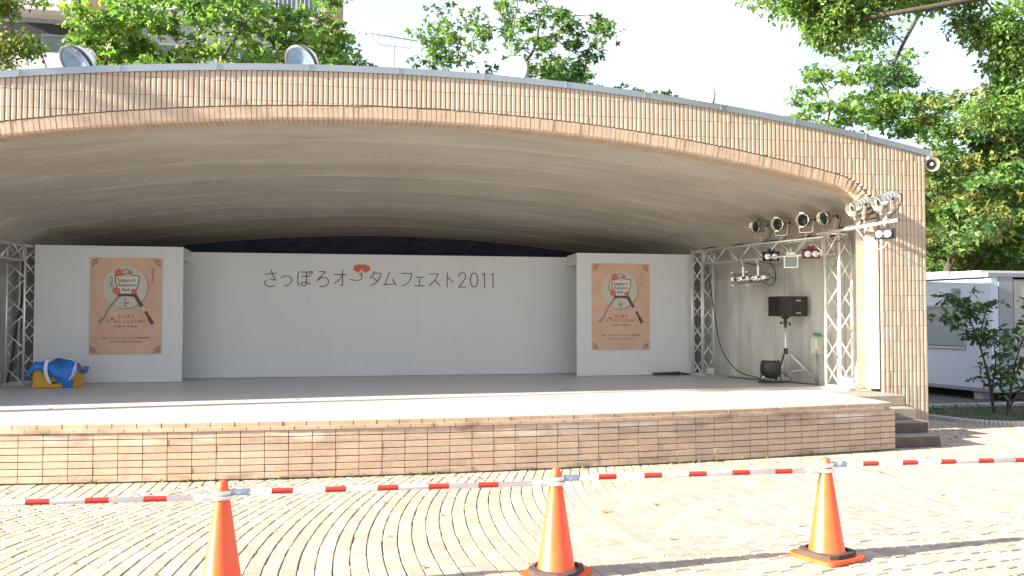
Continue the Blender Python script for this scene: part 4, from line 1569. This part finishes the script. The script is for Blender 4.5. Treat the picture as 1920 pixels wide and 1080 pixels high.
bar(CP[0], CP[1], .628, .602, 'red and white barrier bar between the first and middle orange cones')
bar(CP[1], CP[2], .632, .612, 'red and white barrier bar from the middle cone to the cone by the steps')
bar(CP[2], (5.42, 5.56), .650, .615, 'red and white barrier bar leading past the steps out of frame')

# ------------------------------------------------------------------ planting bed, kerb
kp = catmull3([(8.75, 12.75, 0), (9.45, 12.62, 0), (9.68, 12.0, 0), (9.95, 11.6, 0), (10.5, 11.42, 0), (12.0, 11.35, 0), (15, 11.3, 0)], 8)
bed = thing('planting_bed', 'dark soil planting bed with low green cover inside a curved kerb', 'planting bed', (11, 12.5, 0))
bp = [(p.x, p.y, -.02) for p in kp] + [(16, 13.5, -.02), (8.9, 13.75, -.02)]
MB().prism(bp, (0, 0, .06)).build('soil', 'bed_soil', bed)
for a, b in zip(kp[:-1], kp[1:]):
    m_ = (a + b) / 2
    d_ = (b - a)
    if d_.length > .02:
        MB().box((m_.x, m_.y, .02), (d_.length - .006, .10, .10), Matrix.Rotation(math.atan2(d_.y, d_.x), 3, 'Z'), bev=.01).build('kerb_stone', 'kerb', bed)
for k in range(12):
    MB().box((8.95 + k * .6 + .3, 13.80, .03), (.59, .10, .12), bev=.01).build('kerb_stone', 'kerb', bed)
# grassy cover
rng = np.random.default_rng(4)
def scatter_leaves(C, rad, n_each, size, rng, flat=.45, up=.6, shape='palm', outbias=.35, droop=0):
    """C (k,3) clump centres, rad (k,), returns V,F for leaves"""
    k = len(C)
    idx = np.repeat(np.arange(k), n_each)
    N = len(idx)
    d = rng.normal(size=(N, 3))
    d /= np.linalg.norm(d, axis=1)[:, None]
    r = rng.random(N) ** .5
    P = d * r[:, None] * rad[idx][:, None]
    P[:, 2] *= flat
    pos = C[idx] + P
    nrm = rng.normal(size=(N, 3)) * .55 + np.array([0, 0, up]) + d * outbias
    nrm /= np.linalg.norm(nrm, axis=1)[:, None]
    t = rng.normal(size=(N, 3)) + d * .6 + np.array([0, 0, -droop])
    t -= (t * nrm).sum(1)[:, None] * nrm
    t /= np.linalg.norm(t, axis=1)[:, None]
    b = np.cross(nrm, t)
    sz = size * (0.65 + .7 * rng.random(N))
    if shape == 'palm':
        lobes = []
        v = [(0, 0, 0)]
        f = []
        for a, ln in ((-62, .74), (0, 1.0), (62, .74)):
            a = R(a)
            c_, s_ = math.cos(a), math.sin(a)
            w_ = .24
            L0 = len(v)
            for (x, y, z) in ((.45 * ln, w_, .03), (ln, 0, -.06), (.45 * ln, -w_, .03)):
                v.append((x * c_ - y * s_, x * s_ + y * c_, z))
            f.append((0, L0, L0 + 1, L0 + 2))
        v, f = np.array(v), np.array(f)
    else:
        v = np.array([(0, 0, 0), (.42, .27, .04), (1, 0, -.08), (.42, -.27, .04)])
        f = np.array([(0, 1, 2, 3)])
    V = pos[:, None, :] + sz[:, None, None] * (v[None, :, 0:1] * t[:, None, :] + v[None, :, 1:2] * b[:, None, :] + v[None, :, 2:3] * nrm[:, None, :])
    F = f[None] + (np.arange(N) * len(v))[:, None, None]
    return V.reshape(-1, 3), F.reshape(-1, 4)

gc = np.column_stack([rng.uniform(9.6, 15, 260), rng.uniform(11.7, 13.6, 260), np.full(260, .07)])
gc = gc[(gc[:, 1] > 12.9 - (gc[:, 0] - 9.5) * 1.7)]
V_, F_ = scatter_leaves(gc, np.full(len(gc), .16), 9, .045, rng, .4, .5, 'kite')
o = link('ground_cover', np_mesh('ground_cover', V_, F_, 'leaf_deep'), bed)
o['kind'] = 'stuff'

# ------------------------------------------------------------------ trees
def tree(name, label, cat, base, fork, ell, leaf, mats, nclump, nleaf, size, seed, r0=.14, crad=.42, shape='palm', flat=.45, group=None, barkm='bark', wood_frac=1.0, lean=(0, 0), up=.6, droop=0, sep=True, twig=.012):
    rg = np.random.default_rng(seed)
    rr = random.Random(seed)
    cen = []
    ell_w = np.array([e[3] * e[4] * e[5] for e in ell]) ** .7
    ell_w = ell_w / ell_w.sum()
    for e, wgt in zip(ell, ell_w):
        k = max(3, int(nclump * wgt))
        d = rg.normal(size=(k, 3))
        d /= np.linalg.norm(d, axis=1)[:, None]
        r = rg.random(k) ** .42
        cen.append(np.array(e[:3]) + d * r[:, None] * np.array(e[3:6]))
    C = np.vstack(cen)
    base = Vector(base)
    fork = Vector(fork)
    root = thing(name, label, cat, base, group=group)
    inv = -base
    wood = MB()
    tp = catmull3([base, base.lerp(fork, .5) + Vector((lean[0], lean[1], 0)), fork], 5)
    rs = [r0 * (1.25 - .55 * i / (len(tp) - 1)) for i in range(len(tp))]
    wood.tube([p + inv for p in tp], rs, 10)
    nodes = [(p, r_) for p, r_ in zip(tp[-4:], rs[-4:])]
    order = sorted(range(len(C)), key=lambda i: (Vector(C[i]) - fork).length)
    used = order if wood_frac >= 1 else [i for i in order if rr.random() < wood_frac]
    # main limbs first: a few far targets
    far = sorted(range(len(C)), key=lambda i: -(Vector(C[i]) - fork).length)[:len(C) // 3]
    mains = rr.sample(far, min(7, len(far)))
    def grow(i, first):
        nonlocal nodes
        t = Vector(C[i])
        bp_, br = min(nodes, key=lambda nr: (nr[0] - t).length * (1.0 if nr[0].z < t.z + .2 else 1.5))
        ln = (t - bp_).length
        if ln < .05:
            return
        m1 = bp_.lerp(t, .35) + Vector((rr.uniform(-.12, .12), rr.uniform(-.12, .12), rr.uniform(0, .16))) * ln
        m2 = bp_.lerp(t, .7) + Vector((rr.uniform(-.1, .1), rr.uniform(-.1, .1), rr.uniform(0, .10))) * ln
        pts = catmull3([bp_, m1, m2, t], 3)
        ra = br * (.62 if first else .5)
        ra = max(ra, twig * .8)
        rb_ = max(ra * .35, twig * .45)
        rs_ = [ra + (rb_ - ra) * k / (len(pts) - 1) for k in range(len(pts))]
        wood.tube([p + inv for p in pts], rs_, 6 if first else 4, caps=False)
        nodes += [(p, q) for p, q in list(zip(pts, rs_))[2:]]
    for i in mains:
        grow(i, True)
    for i in used:
        if i not in mains:
            grow(i, False)
    tr_ = wood.mesh('trunk', barkm)
    o = bpy.data.objects.new('trunk', tr_)
    col.objects.link(o)
    o.parent = root
    # leaves, split over the leaf materials
    sel = rg.random(len(C))
    lo = 0
    for (m_, fr_) in mats:
        q = (sel >= lo) & (sel < lo + fr_)
        lo += fr_
        if not q.any():
            continue
        rad = crad * (0.65 + .7 * rg.random(q.sum()))
        V_, F_ = scatter_leaves(C[q], rad, nleaf, size, rg, flat, up, shape, droop=droop)
        o = bpy.data.objects.new('crown', np_mesh('crown', V_ + np.array(inv), F_, m_))
        col.objects.link(o)
        o.parent = root
    return root

MIX = [('leaf_fresh', .5), ('leaf_green', .5)]
MIXD = [('leaf_green', .6), ('leaf_deep', .4)]
TG = 'trees behind the bandshell'
# big maple behind the left half
tree('maple_tree', 'broad leafy maple behind the roof, before the apartment building', 'tree', (-2.9, 20, 0), (-2.6, 20, 5.0),
     [(-4.9, 19.6, 7.9, 1.1, 1.3, 1.0), (-3.4, 19.8, 7.4, 2.3, 2.0, 2.2), (-.9, 20.2, 7.3, 1.9, 1.8, 2.0), (-2.3, 20, 5.4, 2.3, 1.5, .7), (.4, 20.2, 6.3, .9, 1.0, .9)], 0, MIX, 262, 56, .135, 11, r0=.20, crad=.46, group=TG)
tree('maple_tree', 'sparse open maple with a sawn-off limb behind the middle of the roof', 'tree', (3.0, 22, 0), (3.3, 22, 6.0),
     [(4.4, 22, 9.2, 2.4, 1.6, 1.8), (2.2, 22, 6.6, 1.0, .9, .6), (2.4, 22, 8.6, .9, 1, 1.0), (5.6, 22, 7.9, 1.1, 1, 1.3), (6.4, 22, 9.4, .8, 1, .8)], 0, MIXD, 105, 31, .13, 12, r0=.15, crad=.36, group=TG, barkm='bark', twig=.02)
tree('maple_tree', 'small leafy treetop showing over the coping beside the sparse maple', 'tree', (7.2, 24, 0), (7.3, 24, 6.0),
     [(6.4, 24, 8.3, .9, 1, 1.1), (8.3, 24, 7.9, 1.2, 1, .7)], 0, MIXD, 80, 40, .13, 13, r0=.12, crad=.36, group=TG)
tree('slender_tree', 'tiny treetop barely rising over the coping beyond the last roof floodlight', 'tree', (12.5, 25, 0), (12.4, 25, 6.6),
     [(12.2, 25, 7.9, .45, .5, .5), (13.0, 25, 7.5, .4, .4, .3)], 0, MIXD, 12, 30, .12, 14, r0=.08, crad=.26, group=TG)
tree('maple_tree', 'maple with layered light sprays rising over the sloping end of the coping', 'tree', (12.6, 19.5, 0), (12.7, 19.5, 4.7),
     [(13.0, 19.5, 7.6, 1.9, 1.4, .9), (11.9, 19.5, 6.5, 1.3, 1.2, .6), (14.4, 19.6, 6.9, 1.4, 1.2, .7), (12.4, 19.5, 5.5, 1.3, 1.1, .4)], 0, [('leaf_green', .6), ('leaf_fresh', .4)], 120, 44, .12, 15, r0=.11, crad=.42, flat=.3, group=TG)
tree('maple_tree', 'dark-limbed maple close behind the tiled pillar and the horn loudspeaker', 'tree', (13.0, 17.5, 0), (13.9, 17.5, 2.9),
     [(15.0, 17.4, 5.0, 2.0, 1.5, 1.3), (16.6, 17.5, 6.0, 1.6, 1.5, 1.6), (14.4, 17.5, 6.3, 1.4, 1.3, .9), (14.2, 17.4, 3.8, 1.2, 1.2, .7)], 0, [('leaf_green', .55), ('leaf_olive', .25), ('leaf_deep', .2)], 190, 50, .12, 16, r0=.13, crad=.42, group=TG, barkm='bark_dark', twig=.02)
tree('autumn_tree', 'yellowing tree glowing in the sun above the site cabin', 'tree', (21, 23, 0), (21, 23, 3.5),
     [(20.5, 23, 5.0, 2.6, 1.8, 1.8), (22.5, 23, 6.6, 2.0, 1.6, 1.6), (18.6, 22.6, 3.6, 1.4, 1.3, .9)], 0, [('leaf_yellow', .7), ('leaf_olive', .3)], 230, 50, .13, 17, r0=.14, crad=.48, group=TG)
tree('bushy_tree', 'olive-green bushy tree filling the gap between the pillar and the autumn tree', 'tree', (16.6, 21, 0), (16.6, 21, 2.2),
     [(16.8, 21, 4.2, 2.4, 1.5, 1.9), (18.8, 20.6, 3.6, 1.6, 1.4, 1.3), (19.2, 21.5, 5.6, 1.6, 1.4, 1.0)], 0, [('leaf_olive', .5), ('leaf_green', .5)], 240, 50, .12, 18, r0=.12, crad=.46, group=TG)
tree('bushy_tree', 'deep green tree mass far behind the site cabin', 'tree', (20, 30, 0), (20, 30, 3),
     [(20, 30, 5, 4.5, 2, 3.2), (26, 30, 6, 4.0, 2, 3.6)], 0, [('leaf_deep', .6), ('leaf_green', .4)], 330, 44, .22, 19, r0=.2, crad=.75, group=TG)
# near overhanging branches, top right
tree('zelkova_tree', 'near tree reaching out of frame with heavy sprays hanging over the sky', 'tree', (11.2, 8.0, 0), (10.2, 8.6, 7.4),
     [(5.55, 9.6, 5.75, .50, .45, .30), (6.0, 9.5, 5.40, .42, .40, .42), (6.5, 9.4, 5.7, .6, .4, .22), (7.3, 9.3, 5.72, .55, .4, .12), (8.0, 9.2, 5.4, .38, .4, .28), (8.3, 9.2, 4.85, .32, .4, .34), (8.25, 9.2, 4.45, .24, .3, .22), (7.85, 9.2, 4.22, .24, .3, .10), (9.3, 9.1, 4.3, .3, .4, .25)], 0,
     [('leaf_fresh', .55), ('leaf_green', .45)], 225, 85, .075, 20, wood_frac=.35, r0=.11, crad=.24, shape='kite', flat=.6, group='near trees leaning into the frame', barkm='bark_dark', droop=.8, twig=.010)
tree('zelkova_tree', 'hanging dark cluster of leaves alone against the sky right of the nearer sprays', 'tree', (15.0, 12.6, 0), (9.6, 12.5, 9.0),
     [(8.75, 12.4, 5.65, .28, .3, .30), (8.5, 12.4, 6.35, .35, .3, .15)], 0,
     [('leaf_deep', 1.0)], 22, 60, .08, 21, r0=.12, crad=.22, shape='kite', flat=.9, group='near trees leaning into the frame', barkm='bark_dark', droop=.8, twig=.01, lean=(3.5, 0))
tree('feathery_tree', 'wind-blown feathery tree reaching in at the photo corner over the roof', 'tree', (-8.3, 14.6, 0), (-7.2, 14.4, 4.6),
     [(-5.05, 14, 5.6, .62, .5, .48), (-5.5, 14, 6.5, .6, .5, .40), (-4.75, 14.1, 5.05, .35, .4, .25), (-4.9, 14, 6.45, .5, .4, .2)], 0,
     [('leaf_fresh', .5), ('leaf_olive', .5)], 85, 90, .07, 22, r0=.12, crad=.26, shape='kite', flat=.5, group='near trees leaning into the frame', droop=.5)

tree('maple_tree', 'tall sparse tree left of the bandshell dappling its tile fascia with shade', 'tree', (-17, 9.2, 0), (-16.4, 9.6, 7.6),
     [(-15.6, 10.0, 9.5, 1.9, .75, .9), (-17.2, 9.8, 9.9, 1.3, .7, .8)], 0, MIX, 13, 16, .15, 23, r0=.14, crad=.42, wood_frac=.6)

# a few fallen leaves
rl_ = np.random.default_rng(77)
lp = []
while len(lp) < 90:
    x_, y_ = rl_.uniform(-5, 11), rl_.uniform(5, 12.3)
    sf = stage_front(x_)
    if x_ < 7.7 and sf - .05 < y_:
        if x_ < 6.7 and sf + .1 < y_ < 12 and rl_.random() < .12:
            lp.append((x_, y_, .612))
        continue
    if y_ < sf - .7 and rl_.random() < .75:
        continue
    if x_ > 8.3 and y_ > 11.2:
        continue
    lp.append((x_, y_, .008))
V_, F_ = scatter_leaves(np.array(lp), np.full(len(lp), .02), 1, .045, rl_, .1, 3.0, 'palm', outbias=0)
o = link('fallen_leaves', np_mesh('fallen_leaves', V_, F_, 'leaf_dry'), None)
o['kind'] = 'stuff'
o['label'] = 'dry brown leaves scattered over the paving and stage edge'
o['category'] = 'leaves'
# weeds in the joint along the stage foot
wp = []
for k in range(46):
    x_ = rl_.uniform(-3.3, 6.9)
    wp.append((x_, stage_front(x_) - .012, .008))
V_, F_ = scatter_leaves(np.array(wp), np.full(len(wp), .028), 7, .03, rl_, .5, .3, 'kite', outbias=.2, droop=-1.2)
o = link('weeds', np_mesh('weeds', V_, F_, 'leaf_olive'), None)
o['kind'] = 'stuff'
o['label'] = 'tiny weeds in the joint along the stage foot'
o['category'] = 'weeds'

# shrub in the planting bed
def shrub(base, stems, label, seed, leafn, size):
    rg = np.random.default_rng(seed)
    root = thing('young_shrub', label, 'shrub', base, group='young shrubs in front of the site cabin')
    wood = MB()
    C = []
    for st in stems:
        pts = catmull3([(0, 0, 0)] + st, 6)
        wood.tube(pts, [.020 - .014 * i / (len(pts) - 1) for i in range(len(pts))], 6)
        tip = Vector(st[-1])
        for k in range(leafn):
            t = rg.random() ** .6
            p = pts[int((.45 + .55 * t) * (len(pts) - 1))]
            q = p + Vector((rg.normal() * .17, rg.normal() * .15, abs(rg.normal()) * .08 + .02))
            wood.tube([p, p.lerp(q, .5) + Vector((0, 0, .02)), q], [.006, .004, .002], 4, caps=False)
            C.append(tuple(q))
    o = bpy.data.objects.new('stem', wood.mesh('stem', 'bark_dark'))
    col.objects.link(o)
    o.parent = root
    C = np.array(C)
    V_, F_ = scatter_leaves(C, np.full(len(C), .10), 10, size, rg, .5, 1.0, 'kite', droop=.3)
    o = bpy.data.objects.new('foliage', np_mesh('foliage', V_, F_, 'leaf_deep'))
    col.objects.link(o)
    o.parent = root
shrub((10.95, 12.75, .03), [[(-.08, 0, .5), (-.22, 0, 1.05), (-.40, .02, 1.35), (-.95, 0, 1.55)], [(-.10, 0, .6), (-.25, 0, 1.15), (-.35, .1, 1.6), (-.5, .1, 1.95)],
      [(-.06, .02, .6), (-.2, .05, 1.15), (-.1, .1, 1.55), (.02, .1, 1.85)], [(-.02, .0, .4), (.05, 0, .9), (.0, 0, 1.3)]],
      'young shrub with spreading leafy twigs before the white cabin window', 31, 15, .13)
shrub((11.15, 12.70, .03), [[(.1, 0, .4), (.25, 0, .75), (.6, .05, 1.0), (.95, 0, 1.15)], [(.1, 0, .4), (.3, .1, .9), (.55, .1, 1.5), (.80, .1, 2.1)], [(.2, 0, .3), (.6, 0, .8), (.9, 0, 1.7), (1.1, 0, 2.3)], [(.02, 0, .2), (-.1, 0, .5), (.05, 0, .75)]],
      'young shrub with denser dark leaves in front of the beige cabin end', 32, 15, .13)

# ------------------------------------------------------------------ site cabin
cb = thing('site_cabin', 'white prefabricated site cabin with blinds in its sliding window', 'cabin', (12.9, 15.0, 0))
X0, Y0, ZB, ZTc = 12.9, 15.05, .22, 2.47
# long side faces -X, runs along +Y with slight skew
ang = R(8)
def cpt(u, v, z):
    """u: along the long side away from the camera; v: along the end towards +X"""
    return Vector((X0 - u * math.sin(ang) + v * math.cos(ang), Y0 + u * math.cos(ang) + v * math.sin(ang) * .4, z))
def cbox(mb, u0, u1, v0, v1, z0, z1):
    P_ = [cpt(u0, v0, z0), cpt(u1, v0, z0), cpt(u1, v1, z0), cpt(u0, v1, z0)]
    return mb.prism(P_[::-1], (0, 0, z1 - z0))
W0, W1, WZ0, WZ1 = .62, 2.75, 1.00, 1.93
LN = 7.0
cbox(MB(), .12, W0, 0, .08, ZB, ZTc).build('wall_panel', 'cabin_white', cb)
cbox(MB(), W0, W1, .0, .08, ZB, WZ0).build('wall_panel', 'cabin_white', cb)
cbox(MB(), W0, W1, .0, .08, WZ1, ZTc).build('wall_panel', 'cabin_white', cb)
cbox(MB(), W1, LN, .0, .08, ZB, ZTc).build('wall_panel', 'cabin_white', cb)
cbox(MB(), .10, LN, .10, 4.5, ZB, ZTc - .02).build('body', 'cabin_beige', cb)
cbox(MB(), -.02, .12, -.015, .16, ZB, ZTc + .02).build('corner_post', 'cabin_white', cb)
cbox(MB(), -.03, .09, .17, .52, ZB, ZTc + .02).build('corner_post', 'cabin_trim', cb)
cbox(MB(), -.02, .09, .55, 1.32, ZB + .04, ZTc - .05).build('end_panel', 'cabin_beige', cb)
cbox(MB(), -.02, .09, 1.35, 2.3, ZB + .04, ZTc - .05).build('end_panel', 'cabin_beige', cb)
cbox(MB(), .0, .09, 2.33, 4.5, ZB + .04, ZTc - .05).build('end_panel', 'cabin_beige', cb)
cbox(MB(), -.04, LN, -.10, 4.5, ZTc + .02, ZTc + .10).build('eaves_rail', 'cabin_trim', cb)
cbox(MB(), -.05, LN, -.02, 4.5, ZB - .07, ZB - .005).build('floor_rail', 'cabin_trim', cb)
for k in range(9):
    u = .15 + k * .8
    cbox(MB(), u, u + .75, -.08 - .02 * (k % 2), 1.2, ZTc + .11, ZTc + .155 + .02 * (k % 3)).build('roof_sheet', 'cabin_roof', cb)
for u in (.3, 2.4, 4.8):
    cbox(MB(), u, u + .2, .05, .3, -.02, ZB - .075).build('foundation_block', 'kerb', cb)
cbox(MB(), -.02, .3, .9, 1.2, -.02, ZB - .075).build('foundation_block', 'kerb', cb)
cbox(MB(), .75, .95, -.03, -.002, 1.98, 2.28).build('vent_cover', 'cabin_trim', cb)
# window
wf_ = cbox(MB(), W0, W1, -.025, .02, WZ1 - .04, WZ1)
cbox(wf_, W0, W1, -.035, .02, WZ0, WZ0 + .05)
for u in (W0, (W0 + W1) / 2 - .02, W1 - .04):
    cbox(wf_, u, u + .04, -.024, .02, WZ0 + .05, WZ1 - .04)
wfo = wf_.build('window', 'coping_metal', cb)
cbox(MB(), W0 + .04, W1 - .04, .012, .018, WZ0 + .05, WZ1 - .04).build('pane', 'cabin_glass', wfo)
mb = MB()
z = WZ0 + .07
while z < WZ1 - .06:
    a, b = cpt(W0 + .05, .002, z), cpt(W1 - .05, .002, z)
    mb.add([a, b, b + Vector((.010, 0, .016)), a + Vector((.010, 0, .016))], [(0, 1, 2, 3)])
    z += .022
o = mb.build('blind', 'blind', wfo)

# ------------------------------------------------------------------ apartment building behind
ap = thing('apartment_building', 'tall apartment building with pale balconies and beige brick piers behind the trees', 'building', (-9, 37, 0))
BY = 36.0
MB().box((-10.0, BY + 6, 12.5), (19.0, 11.2, 25)).build('body', 'apt_wall', ap)
MB().box((-9.3, BY - .15, 12.5), (1.25, 1.2, 25)).build('brick_pier', 'apt_brick', ap)
MB().box((-.45, BY + .6, 12.5), (.9, 2.6, 25)).build('brick_pier', 'apt_brick', ap)
MB().box((-9.3 + .9, BY - .05, 12.5), (.5, .9, 25)).build('brick_pier', 'apt_brick', ap)
for fz in range(0, 8):
    z0 = 1.55 + fz * 3.0
    # left bay: parapet, recess, slab
    MB().box((-15.2, BY - .9, z0 + .6), (9.9, .12, 1.15)).build('balcony_parapet', 'apt_white', ap)
    MB().box((-15.2, BY - .45, z0 - .10), (9.9, 1.1, .20)).build('balcony_slab', 'apt_white', ap)
    MB().box((-13.8, BY + .37, z0 + 1.35), (7.4, .06, 2.7)).build('recess', 'apt_dark', ap)
    wf = MB().box((-11.2, BY + .32, z0 + 1.2), (.95, .06, 2.1)).box((-10.35, BY + .30, z0 + 1.2), (.08, .08, 2.3)).build('window', 'apt_wall', ap)
    MB().box((-11.2, BY + .27, z0 + 1.3), (.8, .03, 1.8)).build('pane', 'apt_glass', wf)
    # middle bay
    MB().box((-4.3, BY - .95, z0 - .10), (6.9, 1.9, .18)).build('balcony_slab', 'apt_white', ap)
    rl = MB()
    for k in range(42):
        rl.box((-7.6 + k * .165, BY - 1.85, z0 + .55), (.03, .03, 1.05))
    rl.box((-4.3, BY - 1.85, z0 + 1.1), (6.9, .06, .06))
    rl.build('balcony_railing', 'rail', ap)
    for x_ in (-6.6, -4.2, -1.9):
        wf = MB().box((x_, BY + .37, z0 + 1.15), (1.9, .06, 2.1)).build('window', 'apt_white', ap)
        MB().box((x_ - .45, BY + .32, z0 + 1.15), (.82, .04, 1.9)).build('pane', 'apt_glass', wf)
        MB().box((x_ + .45, BY + .32, z0 + 1.15), (.82, .04, 1.9)).build('pane', 'apt_glass', wf)
# pale building far right
pbld = thing('pale_building', 'pale cream building glimpsed between the maples beyond the pillar', 'building', (27, 52, 0))
MB().box((30, 56, 6.5), (13, 8, 13)).build('body', 'apt_cream', pbld)
for fz in range(4):
    for k in range(5):
        wf = MB().box((25 + k * 2.4, 51.98, 2.2 + fz * 3), (1.4, .08, 1.4)).build('window', 'apt_white', pbld)
        MB().box((25 + k * 2.4, 51.93, 2.2 + fz * 3), (1.2, .04, 1.2)).build('pane', 'apt_glass', wf)
